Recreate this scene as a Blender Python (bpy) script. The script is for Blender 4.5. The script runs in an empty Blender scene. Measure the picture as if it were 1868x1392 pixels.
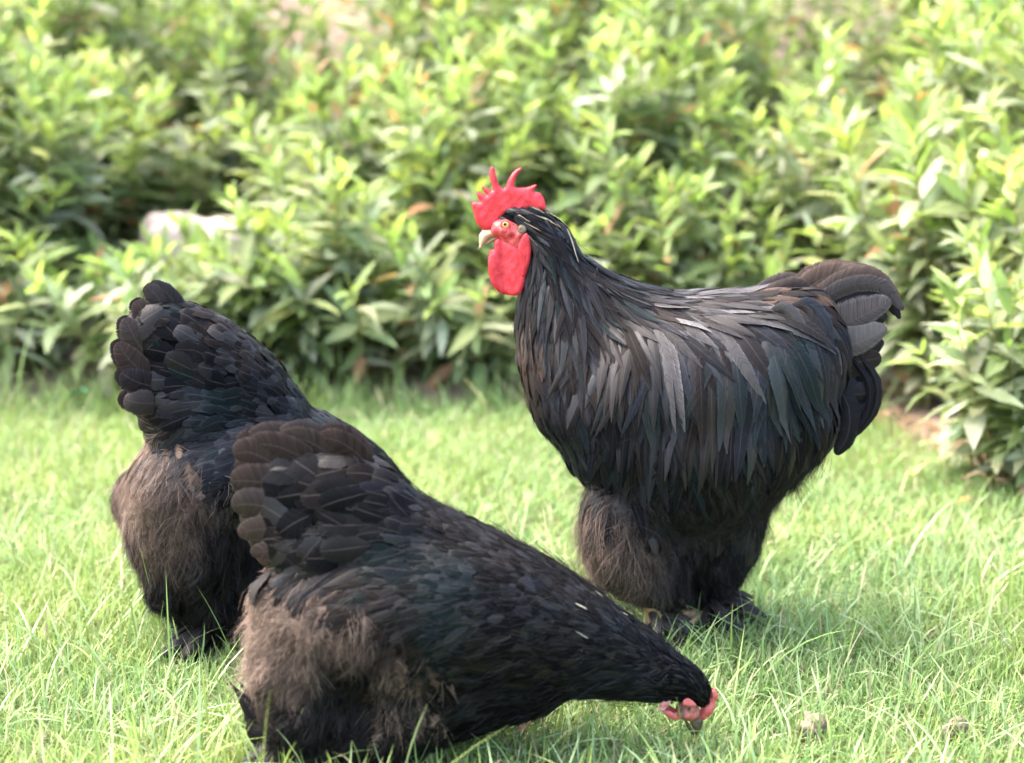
import bpy, math, random
import numpy as np
from mathutils import Vector, Matrix
from mathutils.bvhtree import BVHTree
from mathutils.geometry import delaunay_2d_cdt

random.seed(7)
rng = np.random.default_rng(7)
R = math.radians
sc = bpy.context.scene
col = sc.collection

# ------------------------------------------------------------------ camera
CAM_H, PITCH, FPX, W0, H0 = 0.85, R(12.4), 2962.0, 1868.0, 1392.0
cd = bpy.data.cameras.new('camera')
cam = bpy.data.objects.new('camera', cd)
col.objects.link(cam)
cam.location = (0, 0, CAM_H)
cam.rotation_euler = (R(90) - PITCH, 0, 0)
cd.sensor_width = 36.0
cd.lens = 36.0 * FPX / W0
cd.clip_start, cd.clip_end = 0.05, 500
cd.dof.use_dof = True
cd.dof.focus_distance = 2.08
cd.dof.aperture_fstop = 2.7
sc.camera = cam

# ------------------------------------------------------------------ sky, sun, exposure
SUN_EL, SUN_AZ = R(60), R(-72)          # azimuth measured from +Y (view direction) towards +X
wd = bpy.data.worlds.new('World'); sc.world = wd; wd.use_nodes = True
nt = wd.node_tree
bg = nt.nodes['Background']
sky = nt.nodes.new('ShaderNodeTexSky'); sky.sky_type = 'NISHITA'
sky.sun_disc = False; sky.sun_elevation = SUN_EL; sky.sun_rotation = SUN_AZ
sky.air_density = 1.0; sky.dust_density = 7.0; sky.ozone_density = 1.0
nt.links.new(sky.outputs[0], bg.inputs[0]); bg.inputs[1].default_value = 0.15
sd = bpy.data.lights.new('sun', 'SUN'); sd.energy = 0.6; sd.angle = R(60); sd.color = (1.0, 0.98, 0.94)
sun = bpy.data.objects.new('sun', sd); col.objects.link(sun)
sv = Vector((math.sin(SUN_AZ) * math.cos(SUN_EL), math.cos(SUN_AZ) * math.cos(SUN_EL), math.sin(SUN_EL)))
sun.rotation_euler = sv.to_track_quat('Z', 'Y').to_euler()
sun.location = (0, 0, 8)
vs = sc.view_settings
vs.view_transform = 'Standard'; vs.look = 'None'; vs.gamma = 1.0; vs.exposure = 3.1; vs.use_curve_mapping = False
sc.cycles.use_denoising = True
sc.cycles.max_bounces = 10; sc.cycles.diffuse_bounces = 6
sc.cycles.transparent_max_bounces = 12

# ------------------------------------------------------------------ helpers
CP, SP = math.cos(PITCH), math.sin(PITCH)
def ray(px, py):
    a = (px - W0 / 2) / FPX; b = (H0 / 2 - py) / FPX
    return np.array([a, CP + b * SP, -SP + b * CP])
def at_y(px, py, Y):
    d = ray(px, py); return np.array([0, 0, CAM_H]) + d * (Y / d[1])
def at_z(px, py, z=0.0):
    d = ray(px, py); return np.array([0, 0, CAM_H]) + d * ((z - CAM_H) / d[2])
def proj(P):
    P = np.asarray(P, float); q = P - np.array([0, 0, CAM_H])
    fw = q[..., 1] * CP - q[..., 2] * SP; up = q[..., 1] * SP + q[..., 2] * CP
    return np.stack([W0 / 2 + FPX * q[..., 0] / fw, H0 / 2 - FPX * up / fw], -1)
def unit(v):
    v = np.asarray(v, float); return v / (np.linalg.norm(v, axis=-1, keepdims=True) + 1e-12)

def mesh_np(name, V, F, tint=None, fuv=None, smooth=True):
    """V (n,3); F (m,4) or (m,3) index array"""
    V = np.asarray(V, np.float32); F = np.asarray(F, np.int32); k = F.shape[1]
    me = bpy.data.meshes.new(name)
    me.vertices.add(len(V)); me.vertices.foreach_set('co', V.ravel())
    me.loops.add(F.size); me.loops.foreach_set('vertex_index', F.ravel())
    me.polygons.add(len(F)); me.polygons.foreach_set('loop_start', np.arange(0, F.size, k, dtype=np.int32))
    if smooth: me.polygons.foreach_set('use_smooth', np.ones(len(F), bool))
    if tint is not None:
        t = np.ones((len(V), 4), np.float32); t[:, :3] = tint
        a = me.attributes.new('tint', 'FLOAT_COLOR', 'POINT'); a.data.foreach_set('color', t.ravel())
    if fuv is not None:
        a = me.attributes.new('fuv', 'FLOAT_VECTOR', 'POINT'); a.data.foreach_set('vector', np.asarray(fuv, np.float32).ravel())
    me.update(calc_edges=True)
    return me
def link(name, me, mat, parent=None, loc=None):
    o = bpy.data.objects.new(name, me)
    if mat is not None and me is not None and not me.materials: me.materials.append(mat)
    col.objects.link(o)
    if parent is not None: o.parent = parent
    if loc is not None: o.location = loc
    return o
def tag(o, label=None, cat=None, group=None, kind=None):
    if label: o['label'] = label
    if cat: o['category'] = cat
    if group: o['group'] = group
    if kind: o['kind'] = kind
    return o
def empty(name, loc):
    o = bpy.data.objects.new(name, None); col.objects.link(o); o.location = loc
    o.empty_display_size = 0.05
    return o
def tube(P, rad, sides=8, cap=True):
    """tapered tube along P (n,3) with radii rad; returns V, F quads"""
    P = np.asarray(P, float); n = len(P)
    T = unit(np.gradient(P, axis=0)); ref = np.array([0.31, 0.87, 0.12])
    A = unit(np.cross(T, ref)); B = np.cross(T, A)
    th = np.linspace(0, 2 * math.pi, sides, endpoint=False)
    V = (P[:, None] + (np.cos(th)[None, :, None] * A[:, None] + np.sin(th)[None, :, None] * B[:, None]) * np.asarray(rad)[:, None, None]).reshape(-1, 3)
    F = [(i * sides + j, i * sides + (j + 1) % sides, (i + 1) * sides + (j + 1) % sides, (i + 1) * sides + j) for i in range(n - 1) for j in range(sides)]
    return V, np.array(F)
def join(parts):
    Vs, Fs, Ts, Us, o = [], [], [], [], 0
    for p in parts:
        Vs.append(p[0]); Fs.append(p[1] + o); o += len(p[0])
        if len(p) > 2: Ts.append(p[2])
        if len(p) > 3: Us.append(p[3])
    return (np.concatenate(Vs), np.concatenate(Fs), np.concatenate(Ts) if Ts else None, np.concatenate(Us) if Us else None)
def spline(P, n):
    """Catmull-Rom through P, n samples"""
    P = np.asarray(P, float)
    Q = np.vstack([2 * P[0] - P[1], P, 2 * P[-1] - P[-2]])
    out = []
    for t in np.linspace(0, len(P) - 1 - 1e-9, n):
        i = int(t); f = t - i; a, b, c, d = Q[i:i + 4]
        out.append(0.5 * ((2 * b) + (-a + c) * f + (2 * a - 5 * b + 4 * c - d) * f * f + (-a + 3 * b - 3 * c + d) * f ** 3))
    return np.array(out)

# ------------------------------------------------------------------ materials
def new_mat(name):
    m = bpy.data.materials.new(name); m.use_nodes = True
    n = m.node_tree.nodes; l = m.node_tree.links
    return m, n, l, n['Principled BSDF'], n['Material Output']
def N(n, typ, **kw):
    x = n.new(typ)
    for k, v in kw.items():
        if k.startswith('i_'): x.inputs[int(k[2:])].default_value = v
        else: setattr(x, k, v)
    return x
def math_node(n, l, op, a, b=None, clamp=False):
    x = n.new('ShaderNodeMath'); x.operation = op; x.use_clamp = clamp
    for i, v in enumerate((a, b)):
        if v is None: continue
        if isinstance(v, (int, float)): x.inputs[i].default_value = v
        else: l.new(v, x.inputs[i])
    return x.outputs[0]

def mat_feather(name='feather', fray0=0.62, fray1=0.55, gloss=1.0, bump=0.35, frayb=0.0):
    m, n, l, p, out = new_mat(name)
    t = N(n, 'ShaderNodeAttribute', attribute_name='tint')
    u = N(n, 'ShaderNodeAttribute', attribute_name='fuv')
    s = n.new('ShaderNodeSeparateXYZ'); l.new(u.outputs['Vector'], s.inputs[0])
    ax = math_node(n, l, 'ABSOLUTE', s.outputs[0])
    # barb coordinate: barbs run outward and towards the tip
    bar = math_node(n, l, 'SUBTRACT', s.outputs[1], math_node(n, l, 'MULTIPLY', ax, 0.010))
    cx = n.new('ShaderNodeCombineXYZ')
    l.new(math_node(n, l, 'MULTIPLY', bar, 520.0), cx.inputs[0]); l.new(math_node(n, l, 'MULTIPLY', ax, 0.6), cx.inputs[1]); l.new(s.outputs[2], cx.inputs[2])
    no = N(n, 'ShaderNodeTexNoise'); no.inputs['Scale'].default_value = 1.0; no.inputs['Detail'].default_value = 3; l.new(cx.outputs[0], no.inputs['Vector'])
    mr = n.new('ShaderNodeMapRange'); mr.inputs[1].default_value = 0.3; mr.inputs[2].default_value = 0.7; mr.inputs[3].default_value = 0.6; mr.inputs[4].default_value = 1.45
    l.new(no.outputs[0], mr.inputs[0])
    mx = n.new('ShaderNodeMix'); mx.data_type = 'RGBA'; mx.blend_type = 'MULTIPLY'; mx.inputs[0].default_value = 1.0
    l.new(t.outputs['Color'], mx.inputs[6])
    cc = n.new('ShaderNodeCombineColor')
    for i in range(3): l.new(mr.outputs[0], cc.inputs[i])
    l.new(cc.outputs[0], mx.inputs[7])
    # rachis
    ra = math_node(n, l, 'LESS_THAN', ax, 0.05)
    mx2 = n.new('ShaderNodeMix'); mx2.data_type = 'RGBA'
    l.new(math_node(n, l, 'MULTIPLY', ra, 0.3), mx2.inputs[0]); l.new(mx.outputs[2], mx2.inputs[6]); mx2.inputs[7].default_value = (0.06, 0.052, 0.05, 1)
    eg = n.new('ShaderNodeMapRange'); eg.inputs[1].default_value = 0.72; eg.inputs[2].default_value = 1.0; eg.inputs[3].default_value = 1.0; eg.inputs[4].default_value = 2.0; l.new(ax, eg.inputs[0])
    vm = n.new('ShaderNodeVectorMath'); vm.operation = 'SCALE'; l.new(mx2.outputs[2], vm.inputs[0]); l.new(eg.outputs[0], vm.inputs['Scale'])
    l.new(vm.outputs[0], p.inputs['Base Color'])
    rg = n.new('ShaderNodeMapRange'); rg.inputs[3].default_value = 0.44; rg.inputs[4].default_value = 0.66
    l.new(math_node(n, l, 'FRACT', math_node(n, l, 'MULTIPLY', s.outputs[2], 7.31)), rg.inputs[0]); l.new(rg.outputs[0], p.inputs['Roughness'])
    sp_ = math_node(n, l, 'FRACT', math_node(n, l, 'MULTIPLY', s.outputs[2], 3.17))
    l.new(math_node(n, l, 'ADD', 0.07 * gloss, math_node(n, l, 'MULTIPLY', math_node(n, l, 'POWER', sp_, 3.0), 0.42 * gloss)), p.inputs['Specular IOR Level'])
    bu = N(n, 'ShaderNodeBump'); bu.inputs['Strength'].default_value = bump; bu.inputs['Distance'].default_value = 0.0012
    l.new(no.outputs[0], bu.inputs['Height']); l.new(bu.outputs[0], p.inputs['Normal'])
    # frayed outer barbs
    fr = n.new('ShaderNodeMapRange'); fr.inputs[1].default_value = fray0; fr.inputs[2].default_value = 1.0; fr.inputs[3].default_value = frayb; fr.inputs[4].default_value = fray1
    l.new(ax, fr.inputs[0])
    cx2 = n.new('ShaderNodeCombineXYZ'); l.new(math_node(n, l, 'MULTIPLY', bar, 1500.0), cx2.inputs[0]); l.new(math_node(n, l, 'MULTIPLY', ax, 0.8), cx2.inputs[1]); l.new(s.outputs[2], cx2.inputs[2])
    no2 = N(n, 'ShaderNodeTexNoise'); no2.inputs['Scale'].default_value = 1.0; no2.inputs['Detail'].default_value = 2; l.new(cx2.outputs[0], no2.inputs['Vector'])
    al = math_node(n, l, 'GREATER_THAN', no2.outputs[0], fr.outputs[0])
    l.new(al, p.inputs['Alpha'])
    return m
def mat_strand(name, rough=0.6, trans=0.25):
    m, n, l, p, out = new_mat(name)
    t = N(n, 'ShaderNodeAttribute', attribute_name='tint')
    l.new(t.outputs['Color'], p.inputs['Base Color'])
    p.inputs['Roughness'].default_value = rough; p.inputs['Specular IOR Level'].default_value = 0.35
    tr = n.new('ShaderNodeBsdfTranslucent'); l.new(t.outputs['Color'], tr.inputs[0])
    mx = n.new('ShaderNodeMixShader'); mx.inputs[0].default_value = trans
    l.new(p.outputs[0], mx.inputs[1]); l.new(tr.outputs[0], mx.inputs[2]); l.new(mx.outputs[0], out.inputs[0])
    return m
def mat_body():
    m, n, l, p, out = new_mat('under_plumage')
    t = N(n, 'ShaderNodeAttribute', attribute_name='tint')
    l.new(t.outputs['Color'], p.inputs['Base Color'])
    p.inputs['Roughness'].default_value = 0.9; p.inputs['Specular IOR Level'].default_value = 0.1
    return m
def mat_flesh(name, c, c2, rough=0.42, scale=420):
    m, n, l, p, out = new_mat(name)
    tc = n.new('ShaderNodeTexCoord')
    no = N(n, 'ShaderNodeTexNoise'); no.inputs['Scale'].default_value = 130; no.inputs['Detail'].default_value = 6
    l.new(tc.outputs['Object'], no.inputs['Vector'])
    rp = n.new('ShaderNodeMix'); rp.data_type = 'RGBA'; rp.inputs[6].default_value = (*c, 1); rp.inputs[7].default_value = (*c2, 1)
    mr = n.new('ShaderNodeMapRange'); mr.inputs[1].default_value = .36; mr.inputs[2].default_value = .64; l.new(no.outputs[0], mr.inputs[0]); l.new(mr.outputs[0], rp.inputs[0]); l.new(rp.outputs[2], p.inputs['Base Color'])
    vo = N(n, 'ShaderNodeTexVoronoi'); vo.inputs['Scale'].default_value = scale; l.new(tc.outputs['Object'], vo.inputs['Vector'])
    bu = N(n, 'ShaderNodeBump'); bu.inputs['Strength'].default_value = 0.35; bu.inputs['Distance'].default_value = 0.0012
    l.new(math_node(n, l, 'ADD', math_node(n, l, 'MULTIPLY', vo.outputs['Distance'], .5), no.outputs[0]), bu.inputs['Height']); l.new(bu.outputs[0], p.inputs['Normal'])
    p.inputs['Roughness'].default_value = rough
    p.inputs['Subsurface Weight'].default_value = 0.12; p.inputs['Subsurface Radius'].default_value = (0.012, 0.003, 0.002); p.inputs['Subsurface Scale'].default_value = 0.4
    return m
def mat_noise(name, c1, c2, scale=30, rough=0.8, bump=0.3, dist=0.004, detail=6):
    m, n, l, p, out = new_mat(name)
    tc = n.new('ShaderNodeTexCoord')
    no = N(n, 'ShaderNodeTexNoise'); no.inputs['Scale'].default_value = scale; no.inputs['Detail'].default_value = detail
    l.new(tc.outputs['Object'], no.inputs['Vector'])
    mr = n.new('ShaderNodeMapRange'); mr.inputs[1].default_value = 0.3; mr.inputs[2].default_value = 0.7; l.new(no.outputs[0], mr.inputs[0])
    rp = n.new('ShaderNodeMix'); rp.data_type = 'RGBA'; rp.inputs[6].default_value = (*c1, 1); rp.inputs[7].default_value = (*c2, 1)
    l.new(mr.outputs[0], rp.inputs[0]); l.new(rp.outputs[2], p.inputs['Base Color'])
    bu = N(n, 'ShaderNodeBump'); bu.inputs['Strength'].default_value = bump; bu.inputs['Distance'].default_value = dist
    l.new(no.outputs[0], bu.inputs['Height']); l.new(bu.outputs[0], p.inputs['Normal'])
    p.inputs['Roughness'].default_value = rough
    return m
def mat_leaf(name, use_obj):
    m, n, l, p, out = new_mat(name)
    if use_obj:
        oi = n.new('ShaderNodeObjectInfo'); cs = oi.outputs['Color']
    else:
        oi = N(n, 'ShaderNodeAttribute', attribute_name='tint'); cs = oi.outputs['Color']
    u = N(n, 'ShaderNodeAttribute', attribute_name='fuv'); s = n.new('ShaderNodeSeparateXYZ'); l.new(u.outputs['Vector'], s.inputs[0])
    ax = math_node(n, l, 'ABSOLUTE', s.outputs[0])
    # veins
    vv = math_node(n, l, 'SUBTRACT', math_node(n, l, 'MULTIPLY', s.outputs[1], 9.0), math_node(n, l, 'MULTIPLY', ax, 1.6))
    sw = math_node(n, l, 'ABSOLUTE', math_node(n, l, 'SUBTRACT', math_node(n, l, 'FRACT', vv), 0.5))
    vein = math_node(n, l, 'LESS_THAN', sw, 0.07)
    mid = math_node(n, l, 'LESS_THAN', ax, 0.07)
    k = math_node(n, l, 'MAXIMUM', math_node(n, l, 'MULTIPLY', vein, 0.25), math_node(n, l, 'MULTIPLY', mid, 0.6))
    mx = n.new('ShaderNodeMix'); mx.data_type = 'RGBA'; l.new(k, mx.inputs[0]); l.new(cs, mx.inputs[6]); mx.inputs[7].default_value = (0.34, 0.38, 0.20, 1)
    l.new(mx.outputs[2], p.inputs['Base Color'])
    p.inputs['Roughness'].default_value = 0.55; p.inputs['Specular IOR Level'].default_value = 0.3
    bu = N(n, 'ShaderNodeBump'); bu.inputs['Strength'].default_value = 0.3; bu.inputs['Distance'].default_value = 0.002
    l.new(sw, bu.inputs['Height']); l.new(bu.outputs[0], p.inputs['Normal'])
    tr = n.new('ShaderNodeBsdfTranslucent')
    tm = n.new('ShaderNodeMix'); tm.data_type = 'RGBA'; tm.blend_type = 'MULTIPLY'; tm.inputs[0].default_value = 1.0; l.new(mx.outputs[2], tm.inputs[6]); tm.inputs[7].default_value = (1.12, 1.2, 0.75, 1)
    l.new(tm.outputs[2], tr.inputs[0])
    ms = n.new('ShaderNodeMixShader'); ms.inputs[0].default_value = 0.46
    l.new(p.outputs[0], ms.inputs[1]); l.new(tr.outputs[0], ms.inputs[2]); l.new(ms.outputs[0], out.inputs[0])
    return m
def mat_grass():
    m, n, l, p, out = new_mat('grass')
    t = N(n, 'ShaderNodeAttribute', attribute_name='tint')
    l.new(t.outputs['Color'], p.inputs['Base Color']); p.inputs['Roughness'].default_value = 0.5; p.inputs['Specular IOR Level'].default_value = 0.4
    tr = n.new('ShaderNodeBsdfTranslucent'); l.new(t.outputs['Color'], tr.inputs[0])
    ms = n.new('ShaderNodeMixShader'); ms.inputs[0].default_value = 0.35
    l.new(p.outputs[0], ms.inputs[1]); l.new(tr.outputs[0], ms.inputs[2]); l.new(ms.outputs[0], out.inputs[0])
    return m
M_FEATHER = mat_feather(gloss=0.8); M_MATTE = mat_feather('hen_feather', gloss=0.55); M_DOWN = mat_feather('down', 0.0, 0.66, 0.3, 0.4, 0.46); M_FLUFF = mat_strand('fluff', 0.65, 0.2); M_BODY = mat_body()
M_COMB = mat_flesh('red_comb', (0.42, 0.010, 0.020), (0.56, 0.032, 0.045), 0.5)
M_FACE = mat_flesh('red_face', (0.30, 0.012, 0.018), (0.52, 0.09, 0.08), 0.5, 420)
M_PALECOMB = mat_flesh('pale_red_comb', (0.40, 0.055, 0.055), (0.52, 0.14, 0.12), 0.5, 420)
M_HENFACE = mat_flesh('hen_face', (0.36, 0.10, 0.07), (0.06, 0.03, 0.02), 0.55, 420)
M_LOBE = mat_flesh('pale_earlobe', (0.45, 0.12, 0.12), (0.6, 0.42, 0.40), 0.5, 420)
M_BEAK = mat_noise('horn_beak', (0.26, 0.18, 0.085), (0.42, 0.33, 0.20), 60, 0.35, 0.1, 0.001)
M_DBEAK = mat_noise('dark_beak', (0.012, 0.010, 0.008), (0.12, 0.09, 0.05), 90, 0.4, 0.1, 0.001)
M_LEG = mat_noise('scaly_leg', (0.34, 0.22, 0.12), (0.50, 0.36, 0.22), 160, 0.6, 0.8, 0.002)
M_IRIS = mat_noise('iris', (0.62, 0.34, 0.08), (0.70, 0.45, 0.16), 300, 0.12, 0.0)
M_PUPIL = mat_noise('pupil', (0.004, 0.004, 0.004), (0.006, 0.006, 0.006), 10, 0.06, 0.0)
M_LEAF = mat_leaf('shrub_leaf', True); M_FOL = mat_leaf('shrub_foliage', False)
M_STEM = mat_noise('green_stem', (0.14, 0.16, 0.045), (0.22, 0.18, 0.08), 60, 0.6, 0.3)
M_GRASS = mat_grass()
M_SOIL = mat_noise('lawn_soil', (0.055, 0.085, 0.018), (0.13, 0.12, 0.045), 40, 0.95, 0.8, 0.01)
M_SAND = mat_noise('bare_earth', (0.20, 0.14, 0.105), (0.29, 0.21, 0.16), 6, 0.95, 0.6, 0.02)
M_BED = mat_noise('bed_soil', (0.13, 0.095, 0.07), (0.25, 0.18, 0.135), 22, 0.95, 0.9, 0.015)
M_STONE = mat_noise('pale_stone', (0.27, 0.215, 0.19), (0.40, 0.33, 0.295), 14, 0.85, 0.5, 0.01)
M_PLASTER = mat_noise('pink_plaster', (0.24, 0.155, 0.12), (0.30, 0.21, 0.165), 3, 0.9, 0.3, 0.01)
M_CLOD = mat_noise('dry_clod', (0.10, 0.075, 0.05), (0.19, 0.15, 0.10), 140, 0.95, 1.0, 0.004)
M_TEAL = mat_noise('teal_plastic', (0.02, 0.42, 0.28), (0.04, 0.50, 0.34), 20, 0.4, 0.1)

# ------------------------------------------------------------------ setting: ground, earth, far wall, stone
def hedge_y(x):
    """front edge of the planted bed"""
    x = np.asarray(x, float)
    base = 3.62 + 0.05 * np.sin(x * 7.0) + 0.03 * np.sin(x * 17.0 + 1)
    return base - 0.10 * np.clip((x - 0.58) / 0.2, 0, 1) - 0.60 * np.clip((x - 0.78) / 0.15, 0, 1) - .5 * np.clip((x - .93) / .3, 0, 1)
def grid_sheet(name, x0, x1, y0, y1, step, zf, mat):
    xs = np.arange(x0, x1 + step * .5, step); ys = np.arange(y0, y1 + step * .5, step)
    X, Y = np.meshgrid(xs, ys); V = np.stack([X, Y, zf(X, Y)], -1).reshape(-1, 3); nx = len(xs)
    i = np.arange((len(ys) - 1) * (nx - 1)); r = i // (nx - 1); c = i % (nx - 1)
    F = np.stack([r * nx + c, r * nx + c + 1, (r + 1) * nx + c + 1, (r + 1) * nx + c], -1)
    return tag(link(name, mesh_np(name, V, F), mat), kind='structure')
far = mesh_np('ground', [(-150, -60, -0.03), (150, -60, -0.03), (150, 200, -0.03), (-150, 200, -0.03)], [(0, 1, 2, 3)])
tag(link('ground', far, M_SAND), kind='structure')
def lawn_z(X, Y):
    return 0.006 * np.sin(X * 5.1 + 1) * np.sin(Y * 4.3) - 0.008
grid_sheet('lawn_soil', -4, 4, -1, 3.9, 0.1, lawn_z, M_SOIL)
def bed_z(X, Y):
    e = np.clip((Y - hedge_y(X)) / 0.12, 0, 1)
    return -0.026 + 0.045 * e + 0.012 * np.sin(X * 13) * np.sin(Y * 11)
grid_sheet('planting_bed', -4, 4, 2.2, 7.5, 0.08, bed_z, M_BED)
wv, wf = [], []
Vw = np.array([(-14, 13.0, -0.2), (14, 13.0, -0.2), (14, 13.2, -0.2), (-14, 13.2, -0.2), (-14, 13.0, 2.4), (14, 13.0, 2.4), (14, 13.2, 2.4), (-14, 13.2, 2.4)])
Fw = np.array([(0, 1, 5, 4), (1, 2, 6, 5), (2, 3, 7, 6), (3, 0, 4, 7), (4, 5, 6, 7)])
w = link('garden_wall', mesh_np('garden_wall', Vw, Fw, smooth=False), M_PLASTER)
tag(w, 'plain pinkish plastered garden wall far behind the shrubs', 'wall')
Vc = np.array([(-14, 12.95, 2.403), (14, 12.95, 2.403), (14, 13.25, 2.403), (-14, 13.25, 2.403), (-14, 12.95, 2.48), (14, 12.95, 2.48), (14, 13.25, 2.48), (-14, 13.25, 2.48)])
link('coping', mesh_np('coping', Vc, Fw, smooth=False), M_STONE, w)

def lump(name, c, size, mat, seed, sub=18, rough=0.25, sq=4.0):
    """rounded irregular block: superellipsoid with noise"""
    r = np.random.default_rng(seed)
    th = np.linspace(0, 2 * math.pi, sub * 2, endpoint=False); ph = np.linspace(-math.pi / 2, math.pi / 2, sub)
    P, T = np.meshgrid(ph, th, indexing='ij')
    d = np.stack([np.cos(P) * np.cos(T), np.cos(P) * np.sin(T), np.sin(P)], -1)
    rad = (np.abs(d) ** sq).sum(-1) ** (-1 / sq)
    for k in range(5):
        f = r.normal(size=3) * (2 + 2 * k); rad = rad * (1 + rough * 0.35 / (1 + k) * np.sin(d @ f + r.uniform(0, 6)))
    V = (d * rad[..., None] * np.array(size) * 0.5).reshape(-1, 3); m2 = sub * 2
    F = [(i * m2 + j, i * m2 + (j + 1) % m2, (i + 1) * m2 + (j + 1) % m2, (i + 1) * m2 + j) for i in range(sub - 1) for j in range(m2)]
    return link(name, mesh_np(name, V, np.array(F)), mat, loc=c)

# ------------------------------------------------------------------ feathers
def wprof(t, kind):
    t = np.asarray(t, float)
    if kind == 'r':
        a = np.clip(t / 0.35, 0, 1) ** 0.6; b = np.sqrt(np.clip(1 - np.clip((t - 0.45) / 0.55, 0, 1) ** 2.1, 0, 1))
        return 0.10 + 0.90 * a * b - 0.07 * (t >= .999)
    if kind == 't':
        a = np.clip(t / 0.4, 0, 1) ** 0.7; b = np.sqrt(np.clip(1 - np.clip((t - 0.5) / 0.5, 0, 1) ** 2.0, 0, 1)) * (1 - .15 * t)
        return 0.08 + 0.92 * a * b - 0.05 * (t >= .999)
    a = np.clip(t / 0.28, 0, 1) ** 0.7; b = 1 - np.clip((t - 0.28) / 0.72, 0, 1) ** 1.9
    return 0.06 + 0.94 * a * b
def feather_mesh(S, Nn, w, kind, tint, cols=5, camber=0.35, twist=0.0, asym=0.0):
    """S (n,3) spine, Nn (n,3) outward normals, w max half width. returns V,F,T,U"""
    n = len(S); t0 = np.linspace(0, 1, n); t = np.sin(t0 * math.pi / 2) if kind != 'l' else t0
    if kind != 'l':
        S = np.stack([np.interp(t, t0, S[:, j]) for j in range(3)], -1); Nn = np.stack([np.interp(t, t0, np.asarray(Nn)[:, j]) for j in range(3)], -1)
    T = unit(np.gradient(S, t, axis=0)); B = unit(np.cross(Nn, T)); Nn = unit(np.cross(T, B))
    if twist:
        a = twist * t; B, Nn = B * np.cos(a)[:, None] + Nn * np.sin(a)[:, None], Nn * np.cos(a)[:, None] - B * np.sin(a)[:, None]
    W = w * wprof(t, kind) * (1 + rng.normal(0, 0.025, n))
    u = np.linspace(-1, 1, cols)
    L = np.linalg.norm(np.diff(S, axis=0), axis=1).sum()
    wob = 1 + rng.normal(0, 0.02, (n, cols))
    V = S[:, None] + B[:, None] * (u[None, :, None] * W[:, None, None] * wob[..., None] * np.where(u < 0, 1 - asym, 1 + asym)[None, :, None]) - Nn[:, None] * (camber * W[:, None] * (u ** 2)[None, :])[..., None]
    if kind == 'r': V = V - Nn[:, None] * (0.22 * w * np.clip((t - .55) / .45, 0, 1) ** 2.5)[:, None, None]
    # barbs sweep towards the tip at the edges
    V = V + T[:, None] * (0.18 * W[:, None] * (np.abs(u))[None, :])[..., None] * (1 - t)[:, None, None]
    i = np.arange((n - 1) * (cols - 1)); r = i // (cols - 1); c = i % (cols - 1)
    F = np.stack([r * cols + c, r * cols + c + 1, (r + 1) * cols + c + 1, (r + 1) * cols + c], -1)
    tt = np.asarray(tint)
    Tn = np.broadcast_to(tt, (n * cols, 3)) if tt.ndim == 1 else np.repeat(tt, cols, axis=0)
    seed = rng.uniform(0, 100)
    U = np.stack([np.broadcast_to(u, (n, cols)), np.broadcast_to((t * L)[:, None], (n, cols)), np.full((n, cols), seed)], -1).reshape(-1, 3)
    return V.reshape(-1, 3), F, Tn, U

K = np.array((.0032, .0036, .0050)); B_ = np.array((.0092, .0112, .0155)); Nb = np.array((.0125, .0098, .0090))  # B_ carries the plumage's blue sheen painted into its base colour
G_ = np.array((.0070, .0135, .0145)); TG = np.array((.0150, .0138, .0140)); BR = np.array((.050, .033, .025)); FB = np.array((.295, .212, .165)); GY = np.array((.055, .052, .053))  # G_ likewise has green sheen put into the feather colour
FK = np.array((.0085, .0075, .0075))

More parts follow.
